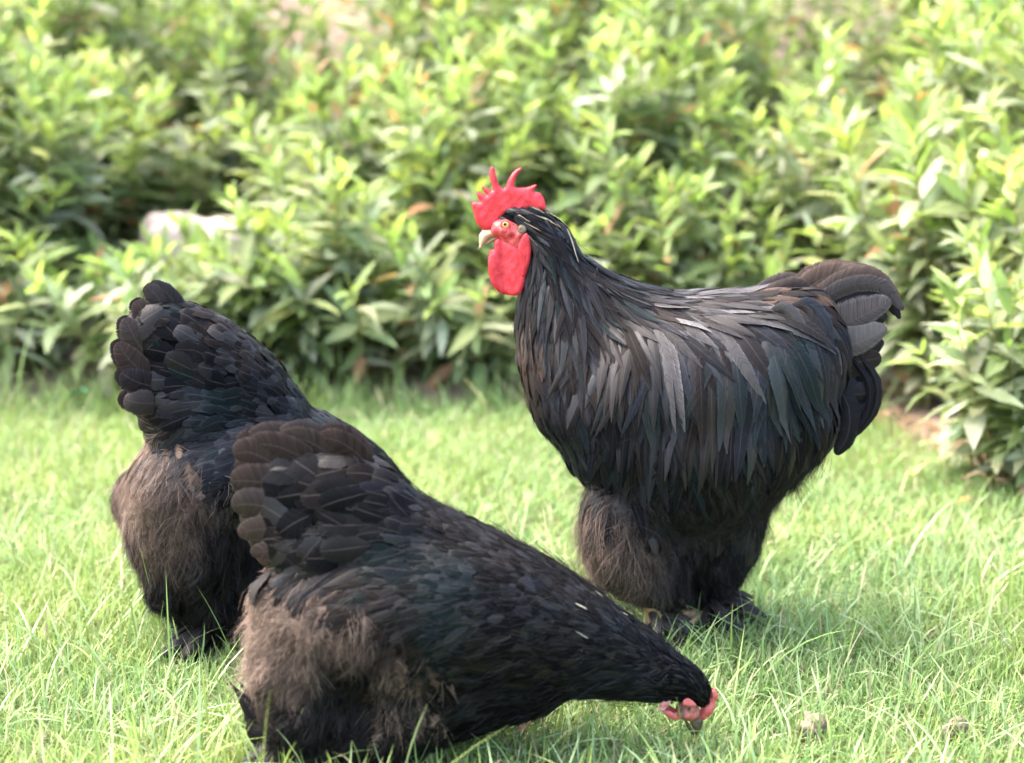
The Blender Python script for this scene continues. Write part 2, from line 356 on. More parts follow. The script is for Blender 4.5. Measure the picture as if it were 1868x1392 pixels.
class Bird:
    def __init__(s, name, px0, Y0, yaw, label, cat, base_px, group=None):
        s.dir = np.array([math.cos(yaw), math.sin(yaw), 0.0]); s.nrm = np.array([math.sin(yaw), -math.cos(yaw), 0.0])  # nrm: towards camera side
        s.P0 = at_y(px0, 900, Y0); s.P0[2] = 0
        s.base = s.at(*base_px); s.base[2] = 0
        s.root = empty(name, s.base); tag(s.root, label, cat, group)
        s.k = Y0 / FPX / CP ** 2 * 0.985     # metres per pixel near the plane
        s.balls = []; s.mat = M_MATTE if cat == 'hen' else M_FEATHER
    def at(s, px, py, w=0.0):
        """point on the bird's median plane seen at pixel; w metres towards the camera side"""
        o = np.array([0, 0, CAM_H]); d = ray(px, py)
        t = np.dot(s.P0 - o, s.nrm) / np.dot(d, s.nrm)
        return o + d * t + s.nrm * w
    def seen(s, px, py, w):
        """point w metres off the median plane that is seen at the pixel when on the near side; mirrored for w < 0"""
        o = np.array([0, 0, CAM_H]); d = ray(px, py)
        t = np.dot(s.P0 + s.nrm * abs(w) - o, s.nrm) / np.dot(d, s.nrm)
        return o + d * t - s.nrm * (2 * abs(w) if w < 0 else 0)
    def path(s, pts):   # (px,py,w_px)
        return np.array([s.seen(p[0], p[1], (p[2] if len(p) > 2 else 0) * s.k) for p in pts])
    def ball(s, px, py, r, dz=None, w=0.0):
        s.balls.append((s.at(px, py, w * s.k), r * s.k, (dz if dz else r) * s.k))
    def chain(s, L, n=4):
        """L: (px,py,r,dz,w) interpolated"""
        A = spline([tuple(x) + (0,) * (5 - len(x)) for x in L], (len(L) - 1) * n + 1)
        for a in A: s.ball(*a)
    def lumps(s, pts, rad, r0, n, seed):
        rad *= .8
        r = np.random.default_rng(seed)
        for k in range(n):
            p = pts[r.integers(len(pts))]; a = r.uniform(0, 6.28); e = r.uniform(-.3, 1.0)
            s.ball(p[0] + rad * math.cos(a) * math.cos(e), p[1] + rad * math.sin(a) * math.cos(e), r0 * r.uniform(.7, 1.3), None, (rad * math.sin(e) + 35) * r.choice((-1, 1)))
    def build_body(s, guides_col):
        import bmesh
        bm = bmesh.new()
        for c, r, dz in s.balls:
            g = bmesh.ops.create_icosphere(bm, subdivisions=3, radius=1.0)
            A = np.stack([s.dir, s.nrm, (0, 0, 1)], 1)
            for v in g['verts']:
                q = np.array(v.co) * (r, dz, r); v.co = Vector(A @ q + c)
        me = bpy.data.meshes.new('tmp'); bm.to_mesh(me); bm.free()
        o = bpy.data.objects.new('tmp', me); col.objects.link(o)
        md = o.modifiers.new('r', 'REMESH'); md.mode = 'VOXEL'; md.voxel_size = 0.0075
        ms = o.modifiers.new('s', 'SMOOTH'); ms.iterations = 12; ms.factor = 0.5
        dg = bpy.context.evaluated_depsgraph_get(); ev = o.evaluated_get(dg); em = ev.to_mesh()
        n = len(em.vertices); V = np.empty(n * 3); em.vertices.foreach_get('co', V); V = V.reshape(-1, 3)
        em.calc_loop_triangles(); nt_ = len(em.loop_triangles); F = np.empty(nt_ * 3, np.int32); em.loop_triangles.foreach_get('vertices', F); F = F.reshape(-1, 3)
        ev.to_mesh_clear(); bpy.data.objects.remove(o); bpy.data.meshes.remove(me)
        s.V, s.F = V, F
        s.bvh = BVHTree.FromPolygons([Vector(v) for v in V], F.tolist())
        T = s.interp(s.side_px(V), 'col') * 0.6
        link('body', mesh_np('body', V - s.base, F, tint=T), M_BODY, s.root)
    def side_px(s, P):
        """pixel of the point mirrored to the near side"""
        P = np.atleast_2d(P); w = (P - s.P0) @ s.nrm
        Q = P + np.outer(np.where(w < 0, -2 * w, 0), s.nrm)
        return proj(Q)
    def set_guides(s, G):
        s.gp = np.array([g[:2] for g in G], float); s.gd = unit(np.array([g[2:4] for g in G], float))
        s.gL = np.array([g[4] for g in G], float); s.gW = np.array([g[5] for g in G], float)
        s.gk = [g[6] for g in G]; s.gl = np.array([g[7] for g in G], float); s.gc = np.array([g[8] for g in G], float)
    def weights(s, q):
        d2 = ((q[:, None] - s.gp[None]) ** 2).sum(-1) + 15.0 ** 2
        w = d2 ** -2.0; return w / w.sum(1, keepdims=True)
    def interp(s, q, what):
        w = s.weights(q)
        return w @ {'col': s.gc, 'L': s.gL, 'W': s.gW, 'lift': s.gl, 'dir': s.gd}[what]
    def sample(s, n, seed=1):
        r = np.random.default_rng(seed)
        a = s.V[s.F]; ar = np.linalg.norm(np.cross(a[:, 1] - a[:, 0], a[:, 2] - a[:, 0]), axis=1)
        i = r.choice(len(s.F), n, p=ar / ar.sum()); u, v = r.random(n), r.random(n)
        f = u + v > 1; u[f], v[f] = 1 - u[f], 1 - v[f]
        return a[i, 0] + u[:, None] * (a[i, 1] - a[i, 0]) + v[:, None] * (a[i, 2] - a[i, 0])
    def d3(s, d2):   # image-plane direction to 3-D in the bird's plane
        return d2[0] * s.dir + np.array([0, 0, -d2[1]])
    def walk(s, p, d, L, n, lift, off0=0.0, curl=0.0, grav=0.0):
        """spine hugging the body from p in direction d"""
        S, Ns = [], []
        p = np.array(p); h = L / (n - 1); d = unit(d); s.off = False
        for i in range(n):
            loc, nr, idx, dist = s.bvh.find_nearest(Vector(p))
            loc = np.array(loc); nr = np.array(nr); t = i / (n - 1)
            S.append(loc + nr * (off0 + L * lift * t * (1 - curl * t))); Ns.append(nr)
            dd = d - nr * np.dot(d, nr); ln = np.linalg.norm(dd)
            if ln < 0.25:
                # flow runs off the body: go straight on
                s.off = i < n - 3
                for j in range(i + 1, n):
                    S.append(S[-1] + d * h + np.array([0, 0, -.15 * h * (j - i)])); Ns.append(nr)
                break
            d = unit(unit(dd) * 0.85 + d * 0.15 + np.array([0, 0, -grav])); p = loc + unit(dd) * h
        return np.array(S), np.array(Ns)
    def plumage(s, n_try, skip=None, spacing=0.55, single_min=18, seed=3, jit=0.2, fleck=None, dark=1.0, fine=1.0, var=1.0):
        r = np.random.default_rng(seed)
        P = s.sample(n_try, seed); q = s.side_px(P); near = ((P - s.P0) @ s.nrm) > -0.02
        D = s.interp(q, 'dir'); Ls = s.interp(q, 'L'); Ws = s.interp(q, 'W'); C = s.interp(q, 'col'); lf = s.interp(q, 'lift')
        kidx = s.weights(q).argmax(1)
        if fine != 1.0:
            fm = np.where(Ws > 42, 1.0, np.where(Ws > 34, fine + (1 - fine) * (Ws - 34) / 8, fine)); Ls = Ls * (fm * .7 + .3); Ws = Ws * fm; lf = lf * fm
        kept, cell = [], {}
        for i in range(n_try):
            if skip is not None and skip(q[i]): continue
            rr = spacing * Ws[i] * s.k * (1.0 if near[i] else 1.5)
            key = tuple((P[i] // 0.03).astype(int)); ok = True
            for dx in (-1, 0, 1):
                for dy in (-1, 0, 1):
                    for dz in (-1, 0, 1):
                        for j in cell.get((key[0] + dx, key[1] + dy, key[2] + dz), ()):
                            if ((P[j] - P[i]) ** 2).sum() < rr * rr: ok = False; break
                        if not ok: break
                    if not ok: break
                if not ok: break
            if ok: kept.append(i); cell.setdefault(key, []).append(i)
        singles, mass = [], []
        for i in kept:
            d = s.d3(D[i]); a = r.normal(0, jit + (.16 if Ws[i] > 40 else 0))
            L = Ls[i] * s.k * r.uniform(0.8, 1.25); w = Ws[i] * s.k * 0.5 * r.uniform(0.75, 1.3)
            if Ws[i] > 40: g_ = r.uniform(.72, 1.2); L *= g_; w *= .5 + .45 * g_
            kind = s.gk[kidx[i]]
            loc, nr, _, _ = s.bvh.find_nearest(Vector(P[i])); nr = np.array(nr)
            d = d * math.cos(a) + np.cross(nr, d) * math.sin(a)
            big = Ws[i] > single_min and near[i]
            n = 9 if big else (6 if Ws[i] > 18 else 5)
            S, Ns = s.walk(P[i], d, L, n, max(0.05, (lf[i] + .02) * r.uniform(0.7, 1.5)), off0=0.0012 + 0.30 * w, curl=0.3)
            if s.off: continue
            c = C[i] * (1 + var * r.uniform(-0.4, 0.4))
            tw = r.random() / max(var, .3)
            if tw < 0.10: c = c * 0.5 + G_ * 0.8
            elif tw < 0.2: c = c * 0.5 + B_ * 0.8
            elif tw < 0.3: c = c * 0.55 + Nb * 0.6
            c = c * dark
            if fleck is not None:
                c = fleck(q[i], c, r)
                if c.mean() > .14: w *= .22
            # slightly paler, worn tips
            tt = np.linspace(0, 1, n)[:, None] ** .8; ct = c[None] * (0.8 + 0.35 * tt ** 3)
            m = feather_mesh(S, Ns, w, kind, ct, cols=7 if big else (5 if Ws[i] > 18 else 4), camber=r.uniform(0.06, 0.28), twist=r.normal(0, 0.28 if var > .8 else .16))
            (singles if big else mass).append((m, Ws[i] * Ls[i]))
        singles.sort(key=lambda x: -x[1])
        mass = [m for m, _ in mass] + [m for m, _ in singles[290:]]
        for m, _ in singles[:290]:
            link('feather', mesh_np('feather', m[0] - s.base, m[1], m[2], m[3]), s.mat, s.root)
        V, F, T, U = join(mass)
        tag(link('plumage', mesh_np('plumage', V - s.base, F, T, U), s.mat, s.root), kind='stuff')
        print(s.root.name, 'feathers', len(singles), len(mass))
    def tail(s, pts, wpx, c, kind='t', name='tail_feather', camber=0.3, nrm=None, twist=0.0, n=12, asym=0.0):
        S = spline(s.path(pts), n); Nn = np.broadcast_to(s.nrm if nrm is None else unit(nrm), S.shape)
        tt = np.linspace(0, 1, n)[:, None]
        m = feather_mesh(S, Nn, wpx * s.k * 0.5, kind, np.asarray(c)[None] * 1.35 * (0.8 + 0.35 * tt), cols=9, camber=camber, twist=twist, asym=asym)
        link(name, mesh_np(name, m[0] - s.base, m[1], m[2], m[3]), s.mat, s.root)
    def fluff(s, inside, n, Lpx, colf, dirf, name='fluff', per=24, seed=5, lift=0.35, wid=0.00048, grav=0.25, spread=0.5, off=0.0):
        """clumped downy strands as ribbons"""
        r = np.random.default_rng(seed)
        P = s.sample(n * 12, seed + 50); q = s.side_px(P); ok = np.array([inside(x) for x in q])
        P, q = P[ok][:n], q[ok][:n]
        KK = 4; Vs, Ts = [], []
        tt = np.linspace(0, 1, KK)
        for i in range(len(P)):
            nz = math.sin(q[i][0] * .045 + seed) * math.cos(q[i][1] * .038 + 2 * seed) + .7 * math.sin(q[i][0] * .083 - q[i][1] * .071 + seed)
            n2 = math.sin(q[i][0] * .06 - q[i][1] * .03 + 3 * seed) + .8 * math.cos(q[i][1] * .075 + q[i][0] * .02 + seed)
            d2 = dirf(q[i]); an = .6 * nz; d2 = np.array((d2[0] * math.cos(an) - d2[1] * math.sin(an), d2[0] * math.sin(an) + d2[1] * math.cos(an)))
            d = unit(s.d3(d2) + r.normal(0, 0.2, 3))
            L = Lpx * s.k * r.uniform(0.6, 1.3)
            S, Ns = s.walk(P[i], d, L, KK, lift * r.uniform(0.4, 1.5), off0=off, curl=0.3, grav=grav * 0.3)
            nr = Ns[0]; B = unit(np.cross(nr, d)); c0 = colf(q[i]) * r.uniform(0.6, 1.4) * (1 + .3 * n2)
            m = per; a = r.normal(0, spread, m); l = r.uniform(0.3, 1.1, m); up = r.normal(0, 0.22, m); tw = r.uniform(0, 6.28, m); bend = r.normal(0, 0.25, m); wv = r.uniform(0, 6.28, m)
            st = (S[None] - S[0]) * l[:, None, None] + S[0]
            lat = (a[:, None] * tt + bend[:, None] * tt ** 2 * 0.6) * L * 0.6 + 0.09 * L * np.sin(tt * 6 + wv[:, None]) * tt
            st = st + B * lat[..., None] + nr * ((up[:, None] * tt) * L * 0.5)[..., None] + np.array([0, 0, -1]) * (grav * L * tt ** 2)[None, :, None]
            st = st + r.normal(0, 0.0022, (m, 1, 3))
            side = unit(B[None] * np.cos(tw)[:, None] + nr[None] * np.sin(tw)[:, None])
            ww = wid * (1 - 0.75 * tt)
            Vs.append(np.stack([st - side[:, None] * ww[None, :, None] * .5, st + side[:, None] * ww[None, :, None] * .5], 2).reshape(-1, 3))
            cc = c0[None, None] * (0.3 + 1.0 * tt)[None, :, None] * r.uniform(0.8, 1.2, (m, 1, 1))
            Ts.append(np.repeat(cc.reshape(-1, 3), 2, axis=0))
        V = np.concatenate(Vs); T = np.concatenate(Ts); ns = len(V) // (2 * KK)
        b = (np.arange(ns) * 2 * KK)[:, None] + (np.arange(KK - 1) * 2)[None]; b = b.ravel()
        F = np.stack([b, b + 1, b + 3, b + 2], -1)
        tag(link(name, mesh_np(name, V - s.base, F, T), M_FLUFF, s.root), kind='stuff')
    def down(s, inside, n, Lpx, Wpx, colf, dirf, seed=5, lift=.3, name='down'):
        r = np.random.default_rng(seed); P = s.sample(n * 12, seed + 70); q = s.side_px(P); ok = np.array([inside(x) for x in q]); P, q = P[ok][:n], q[ok][:n]
        parts = []
        for i in range(len(P)):
            nz = math.sin(q[i][0] * .05 + seed) * math.cos(q[i][1] * .043 + 2 * seed) + .7 * math.sin(q[i][0] * .09 - q[i][1] * .08 + seed)
            n2 = math.sin(q[i][0] * .06 - q[i][1] * .03 + 3 * seed) + .8 * math.cos(q[i][1] * .075 + q[i][0] * .02 + seed)
            d2 = dirf(q[i]); an = .6 * nz + r.normal(0, .3); d2 = np.array((d2[0] * math.cos(an) - d2[1] * math.sin(an), d2[0] * math.sin(an) + d2[1] * math.cos(an)))
            L = Lpx * s.k * r.uniform(.6, 1.3)
            S, Ns = s.walk(P[i], s.d3(d2), L, 6, lift * r.uniform(.3, 1.4), off0=.004, curl=r.uniform(.2, .9), grav=.10)
            if s.off: continue
            c = colf(q[i]) * r.uniform(.75, 1.25) * (1 + .25 * n2); tt = np.linspace(0, 1, 6)[:, None]
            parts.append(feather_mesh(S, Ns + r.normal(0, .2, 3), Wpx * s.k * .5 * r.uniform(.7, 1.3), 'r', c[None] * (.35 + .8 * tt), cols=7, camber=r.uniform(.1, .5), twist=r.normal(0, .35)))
        V, F, T, U = join(parts)
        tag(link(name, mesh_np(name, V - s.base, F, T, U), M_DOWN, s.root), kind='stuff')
    def inflate(s, name, poly, wc, T, mat, edge=None, step=2.2, parent=None, bumps=0.0, seed=1, wfun=None):
        """closed lens-like solid from an outline in pixels: half thickness T px at edge distance >= edge px, centred at depth wc px"""
        r = np.random.default_rng(seed)
        P = spline(np.array(poly + [poly[0]], float), len(poly) * 5)[:-1]
        nb = len(P); xs = np.arange(P[:, 0].min(), P[:, 0].max(), step); ys = np.arange(P[:, 1].min(), P[:, 1].max(), step)
        X, Y = np.meshgrid(xs, ys); q = np.stack([X.ravel(), Y.ravel()], -1) + r.uniform(-.2, .2, (X.size, 2))
        A, Bq = P, np.roll(P, -1, 0)
        ins = np.zeros(len(q), bool)
        for a, b in zip(A, Bq):
            c = ((a[1] > q[:, 1]) != (b[1] > q[:, 1])) & (q[:, 0] < (b[0] - a[0]) * (q[:, 1] - a[1]) / (b[1] - a[1] + 1e-12) + a[0]); ins ^= c
        def dist(q):
            ab = Bq - A; t = np.clip(((q[:, None] - A) * ab).sum(-1) / ((ab ** 2).sum(-1) + 1e-9), 0, 1)
            return np.sqrt(((q[:, None] - (A + t[..., None] * ab)) ** 2).sum(-1)).min(1)
        q = q[ins]; dq = dist(q); q, dq = q[dq > step * 0.5], dq[dq > step * 0.5]
        pts = [Vector(p) for p in P] + [Vector(p) for p in q]
        res = delaunay_2d_cdt(pts, [], [list(range(nb))], 1, 1e-5)
        v2 = np.array([tuple(v) for v in res[0]]); fs = np.array([f for f in res[2] if len(f) == 3])
        D = dist(v2); e = edge or T
        h = T * np.sqrt(np.clip(1 - (1 - np.clip(D / e, 0, 1)) ** 2, 0, 1)); bd = D < 1e-3
        h[bd] = 0
        if bumps:
            ph = r.uniform(0, 6, 4)
            h = h * (1 + bumps * (np.sin(v2[:, 0] * .19 + v2[:, 1] * .07 + ph[0]) + np.sin(v2[:, 0] * .09 - v2[:, 1] * .16 + ph[1]) + .5 * np.sin(v2[:, 0] * .35 + v2[:, 1] * .3 + ph[2]))) + bumps * r.normal(0, .5, len(h)) * (D > 2)
        wcv = np.full(len(v2), wc, float) if wfun is None else np.array([wfun(a) for a in v2])
        F3 = np.array([s.seen(v2[i, 0], v2[i, 1], wcv[i] * s.k) + s.nrm * h[i] * s.k for i in range(len(v2))])
        B3 = np.array([s.seen(v2[i, 0], v2[i, 1], wcv[i] * s.k) - s.nrm * h[i] * s.k for i in range(len(v2))])
        nv = len(v2); mp = np.where(bd, np.arange(nv), np.arange(nv) + nv)
        V = np.concatenate([F3, B3]); fb = mp[fs][:, ::-1]
        # delaunay gives counter-clockwise in pixel axes (y down): flip
        F = np.concatenate([fs[:, ::-1], fb[:, :]])
        used = np.unique(F); rm = np.zeros(len(V), int); rm[used] = np.arange(len(used))
        return link(name, mesh_np(name, V[used] - s.base, rm[F]), mat, parent or s.root)
    def sphere(s, name, px, py, w, rpx, mat, parent=None, squash=1.0, sub=14):
        c = s.seen(px, py, w * s.k)
        th = np.linspace(0, 2 * math.pi, sub * 2, endpoint=False); ph = np.linspace(-math.pi / 2, math.pi / 2, sub)
        P, T = np.meshgrid(ph, th, indexing='ij'); d = np.stack([np.cos(P) * np.cos(T), np.cos(P) * np.sin(T), np.sin(P) ], -1).reshape(-1, 3)
        A = np.stack([s.dir, (0, 0, 1), s.nrm * squash], 1); V = c + (d * rpx * s.k) @ A.T; m2 = sub * 2
        F = np.array([(i * m2 + j, i * m2 + (j + 1) % m2, (i + 1) * m2 + (j + 1) % m2, (i + 1) * m2 + j) for i in range(sub - 1) for j in range(m2)])
        return link(name, mesh_np(name, V - s.base, F), mat, parent or s.root)
    def leg(s, top, foot_xy, heading, r=0.0085, toe=0.075, spur=False):
        """shank from px point top (px,py,w) to a ground point; toes as one mesh with it"""
        t = s.at(top[0], top[1], top[2] * s.k); f = np.array([foot_xy[0], foot_xy[1], 0.016])
        parts = []
        P = spline([t, t * 0.5 + f * 0.5 + s.dir * 0.004, f], 9)
        parts.append(tube(P, np.linspace(r * 1.25, r, 9), 10))
        h = math.atan2(heading[1], heading[0])
        for a, l in ((-0.5, .85), (0.0, 1.0), (0.5, .85), (math.pi + 0.2, .5)):
            d = np.array([math.cos(h + a), math.sin(h + a), 0])
            L = toe * l
            Q = [f + (0, 0, .004), f + d * L * .3 + (0, 0, .004), f + d * L * .6 + (0, 0, -.001), f + d * L * .85 + (0, 0, -.004), f + d * L + (0, 0, -.012)]
            parts.append(tube(spline(Q, 11), np.array([.8, .72, .62, .66, .55, .5, .55, .45, .33, .2, .04]) * r, 8))
        V, F, _, _ = join(parts)
        return link('leg', mesh_np('leg', V - s.base, F), M_LEG, s.root), f
    def foot_feathers(s, f, dirs, n, L, c, seed):
        r = np.random.default_rng(seed); parts = []
        for i in range(n):
            a = r.uniform(*dirs); d = np.array([math.cos(a), math.sin(a), 0]); l = L * r.uniform(.6, 1.1)
            z0 = r.uniform(0.012, 0.05)
            S = np.array([f + (0, 0, z0 - 0.016) + d * l * t + np.array([0, 0, 0.25 * l * t - 0.5 * l * t * t]) for t in np.linspace(0, 1, 7)])
            S[:, 2] = np.maximum(S[:, 2], 0.012)
            parts.append(feather_mesh(S, np.tile((0, 0, 1.0), (7, 1)) + r.normal(0, .25, 3), l * 0.13, 'r', c * r.uniform(.6, 1.5), cols=5, camber=.5))
        V, F, T, U = join(parts)
        tag(link('foot_feathers', mesh_np('foot_feathers', V - s.base, F, T, U), s.mat, s.root), kind='stuff')

def in_poly(poly):
    A = np.array(poly, float)
    def f(q):
        x, y = q; c = False; j = len(A) - 1
        for i in range(len(A)):
            if (A[i, 1] > y) != (A[j, 1] > y) and x < (A[j, 0] - A[i, 0]) * (y - A[i, 1]) / (A[j, 1] - A[i, 1]) + A[i, 0]: c = not c
            j = i
        return c
    return f
def soft(f, j=42):
    return lambda q: f((q[0] + random.uniform(-j, j), q[1] + random.uniform(-j, j)))
def lerp(a, b, t):
    t = min(1, max(0, t)); return np.asarray(a) * (1 - t) + np.asarray(b) * t

# ------------------------------------------------------------------ rooster
def build_rooster():
    b = Bird('rooster', 1230, 2.20, 0.0, 'black feathered rooster with red comb and wattles standing upright on the lawn', 'rooster', (1240, 1150))
    b.chain([(938, 412, 24, 17), (964, 404, 31, 24), (1000, 445, 44, 34), (1012, 510, 56, 46), (1030, 570, 82, 70), (1055, 640, 104, 98), (1085, 720, 112, 118)])
    b.chain([(1085, 720, 112, 118), (1170, 708, 155, 145), (1270, 694, 155, 155), (1360, 676, 140, 145), (1430, 645, 108, 112), (1468, 612, 62, 62), (1488, 598, 36, 32)])
    b.chain([(1120, 800, 90, 110), (1220, 850, 105, 125), (1312, 840, 106, 122), (1385, 780, 94, 102)])
    b.chain([(1048, 520, 50, 44), (1102, 556, 56, 56), (1160, 592, 68, 80), (1215, 612, 74, 95)])
    b.ball(1240, 985, 58, 55, 0)
    b.chain([(1375, 622, 84, 88), (1435, 584, 62, 60), (1475, 566, 42, 38)])
    b.chain([(1130, 770, 110, 124), (1220, 785, 130, 148), (1320, 785, 135, 150), (1400, 755, 115, 128)])
    b.chain([(1345, 868, 74, 85), (1418, 772, 76, 80)])
    b.chain([(918, 398, 17, 12), (938, 396, 24, 17)])
    b.chain([(1142, 935, 80, 66, 42), (1152, 995, 76, 62, 46), (1192, 1035, 52, 46, 50), (1202, 1062, 30, 26, 50)])
    b.lumps([(1150, 930), (1150, 1000), (1190, 1040)], 60, 26, 14, 3)
    b.chain([(1312, 930, 88, 70, -42), (1310, 1010, 72, 60, -46), (1296, 1075, 48, 42, -50), (1290, 1115, 26, 24, -50)])
    b.set_guides([
        (950, 385, .75, .5, 34, 8, 'l', .05, K), (985, 395, .8, .6, 45, 9, 'l', .05, K), (1010, 420, .55, .8, 75, 12, 'l', .05, K), (965, 470, .05, 1, 75, 11, 'l', .05, K),
        (1015, 500, .15, 1, 95, 13, 'l', .06, K), (1070, 470, .5, .85, 95, 14, 'l', .05, K), (985, 560, .02, 1, 95, 16, 'l', .07, K), (1060, 560, .25, 1, 105, 17, 'l', .08, Nb),
        (1120, 520, .7, .7, 100, 18, 'l', .05, K), (1170, 545, .75, .6, 80, 20, 'l', .06, Nb), (1240, 560, .7, .7, 80, 22, 'l', .06, Nb), (1340, 545, .85, .5, 100, 26, 'l', .05, Nb),
        (1430, 540, .95, .15, 105, 32, 'l', .06, Nb), (945, 620, .12, 1, 62, 24, 'r', .07, BR * 1.2), (975, 640, .1, 1, 64, 22, 'r', .07, BR * .7), (940, 680, .2, 1, 62, 24, 'r', .07, BR * .6), (965, 590, .1, 1, 66, 20, 'l', .07, BR * .7), (1010, 670, .05, 1, 66, 20, 'r', .07, B_), (1080, 640, -.1, 1, 90, 22, 'l', .09, Nb),
        (975, 730, .3, .95, 66, 22, 'r', .07, K), (1040, 770, .25, .95, 78, 24, 'r', .07, B_), (1110, 770, .05, 1, 90, 24, 'l', .07, K), (1090, 860, .35, .9, 85, 30, 'r', .06, K),
        (1160, 620, -.05, 1, 130, 20, 'l', .10, Nb), (1215, 630, .02, 1, 165, 25, 'l', .08, B_), (1290, 640, .03, 1, 185, 30, 'l', .08, Nb), (1360, 630, .05, 1, 180, 31, 'l', .09, B_),
        (1420, 610, .1, 1, 165, 33, 'l', .09, G_ * .8), (1475, 620, .25, .95, 140, 34, 'l', .08, B_), (1170, 740, .02, 1, 160, 22, 'l', .06, K), (1250, 760, .02, 1, 165, 25, 'l', .06, K),
        (1340, 770, .0, 1, 165, 28, 'l', .06, K), (1430, 740, .05, 1, 140, 34, 'l', .06, K), (1500, 720, .2, .95, 110, 34, 'r', .06, K), (1500, 800, .15, 1, 85, 30, 'r', .08, K),
        (1180, 860, .2, 1, 95, 28, 'l', .05, K), (1290, 870, .05, 1, 95, 28, 'l', .05, K), (1420, 880, .05, 1, 80, 28, 'r', .08, K),
        (1150, 960, -.1, 1, 60, 22, 'r', .15, Nb), (1300, 970, .0, 1, 60, 22, 'r', .15, Nb), (1200, 1080, .1, 1, 50, 16, 'r', .15, Nb), (1300, 1080, .1, 1, 50, 16, 'r', .15, Nb)])
    b.build_body(None)
    facebox = in_poly([(872, 400), (918, 398), (944, 408), (964, 425), (966, 470), (880, 470)])
    thigh = in_poly([(1040, 880), (1110, 900), (1170, 935), (1240, 960), (1330, 940), (1380, 900), (1400, 1130), (1250, 1110), (1235, 1062), (1040, 1062)])
    def fleck(q, c, r):
        if q[1] < 412 and r.random() < .22: return np.array((.26, .23, .16)) * r.uniform(.75, 1.2)
        if q[0] < 1080 and q[1] < 600 and r.random() < .025: return np.array((.20, .18, .13))
        if 1150 < q[0] < 1330 and 520 < q[1] < 610 and r.random() < .35: return GY * r.uniform(.4, 1.2)  # dusty shoulder patch; silvery highlights are put into the same grey
        if q[0] > 1330 and q[1] < 560 and r.random() < .4: return BR * r.uniform(.6, 1.2)
        return c
    b.plumage(15000, lambda q: facebox(q) or (thigh(q) and q[1] > 960), spacing=0.42, single_min=21, seed=11, fleck=fleck, dark=.85)
    # tail
    for sgn, dk in ((-1, .8), (1, 1.0)):
        T = lambda pts, w, c, **kw: b.tail([(p[0], p[1], sgn * p[2]) for p in pts], w, np.asarray(c) * dk, **kw)
        T([(1440, 585, 10), (1475, 530, 14), (1525, 498, 14), (1575, 492, 14), (1615, 508, 14)], 30, BR * .75, camber=.3, kind='l')
        T([(1448, 592, 14), (1488, 540, 18), (1545, 504, 18), (1600, 503, 18), (1640, 542, 18)], 34, BR * .55, camber=.3)
        T([(1455, 600, 18), (1495, 550, 22), (1550, 520, 22), (1608, 520, 22), (1648, 566, 22)], 36, TG * 1.6, camber=.2)
        T([(1460, 605, 14), (1500, 566, 18), (1560, 540, 18), (1618, 542, 18), (1642, 582, 18)], 30, K, camber=.3)
        T([(1455, 610, 24), (1515, 598, 28), (1570, 578, 30), (1626, 548, 28)], 66, TG * 1.7, camber=.12, asym=.28, twist=-.25)
        T([(1460, 618, 16), (1525, 606, 22), (1580, 592, 24), (1618, 574, 22)], 58, TG * .6, camber=.15, asym=.25)
        T([(1460, 645, 28), (1520, 636, 34), (1570, 624, 38), (1618, 598, 36)], 64, TG * 1.5, camber=.12, asym=.28, twist=-.25)
        T([(1465, 655, 20), (1530, 650, 26), (1580, 640, 30), (1612, 622, 28)], 54, TG * .5, camber=.15, asym=.25)
        T([(1480, 670, 18), (1540, 665, 30), (1608, 652, 34)], 66, Nb * .9, camber=.15)
        T([(1480, 690, 18), (1530, 705, 36), (1560, 720, 40), (1600, 712, 40)], 56, K, camber=.3)
        T([(1480, 700, 20), (1520, 745, 36), (1560, 755, 40), (1592, 748, 40)], 50, K * .9, camber=.3)
        T([(1560, 640, 30), (1598, 690, 40), (1598, 745, 44), (1565, 790, 44), (1535, 806, 42)], 20, K, kind='l', camber=.6)
        T([(1550, 650, 30), (1586, 700, 46), (1580, 760, 50), (1545, 800, 50)], 16, K, kind='l', camber=.6)
        T([(1410, 588, 40), (1462, 584, 56), (1492, 628, 70), (1490, 700, 76), (1475, 765, 74)], 58, B_ * 1.4, camber=.45)
        T([(1410, 590, 46), (1440, 602, 66), (1458, 650, 82), (1455, 735, 86)], 52, B_ * 1.1, camber=.45)
        T([(1365, 580, 60), (1410, 590, 84), (1435, 630, 96), (1432, 690, 100)], 50, G_ * 2.2, camber=.45)
        T([(1440, 560, 12), (1470, 520, 14), (1520, 498, 14), (1570, 492, 12)], 46, BR * .7, camber=.3)
        T([(1340, 575, 20), (1400, 540, 26), (1450, 520, 26), (1480, 530, 22)], 36, Nb * 1.3, camber=.5)
        for k in range(9):
            x0, y0 = 1345 + 11 * k + random.uniform(-8, 8), 588 - 3 * k + random.uniform(-8, 8); w0 = 30 + 50 * random.random(); dn = random.uniform(60, 120)
            T([(x0, y0, w0), (x0 + 38, y0 - 14 + random.uniform(-8, 6), w0 + 14), (x0 + 72, y0 + dn * .3, w0 + 24), (x0 + 84 + random.uniform(-8, 10), y0 + dn, w0 + 24)], random.uniform(24, 38), random.choice((B_, G_, TG, Nb)) * random.uniform(.7, 1.3), camber=.25, kind=random.choice('tl'), name='covert_feather')
        T([(1500, 690, 24), (1545, 730, 50), (1548, 790, 56), (1525, 830, 56)], 48, K, camber=.4)
        T([(1470, 700, 40), (1510, 760, 62), (1505, 830, 66)], 50, K, camber=.4)
    # down on belly, thighs
    def tc(q): 
        c = lerp(FB * .8, FK * 3.0, (q[0] - 1070) / 170)
        if q[0] > 1230: c = lerp(FK * 1.2, Nb * 1.4, (q[1] - 930) / 120)
        if random.random() < .12: c = c * .4 + GY * 1.2
        return c
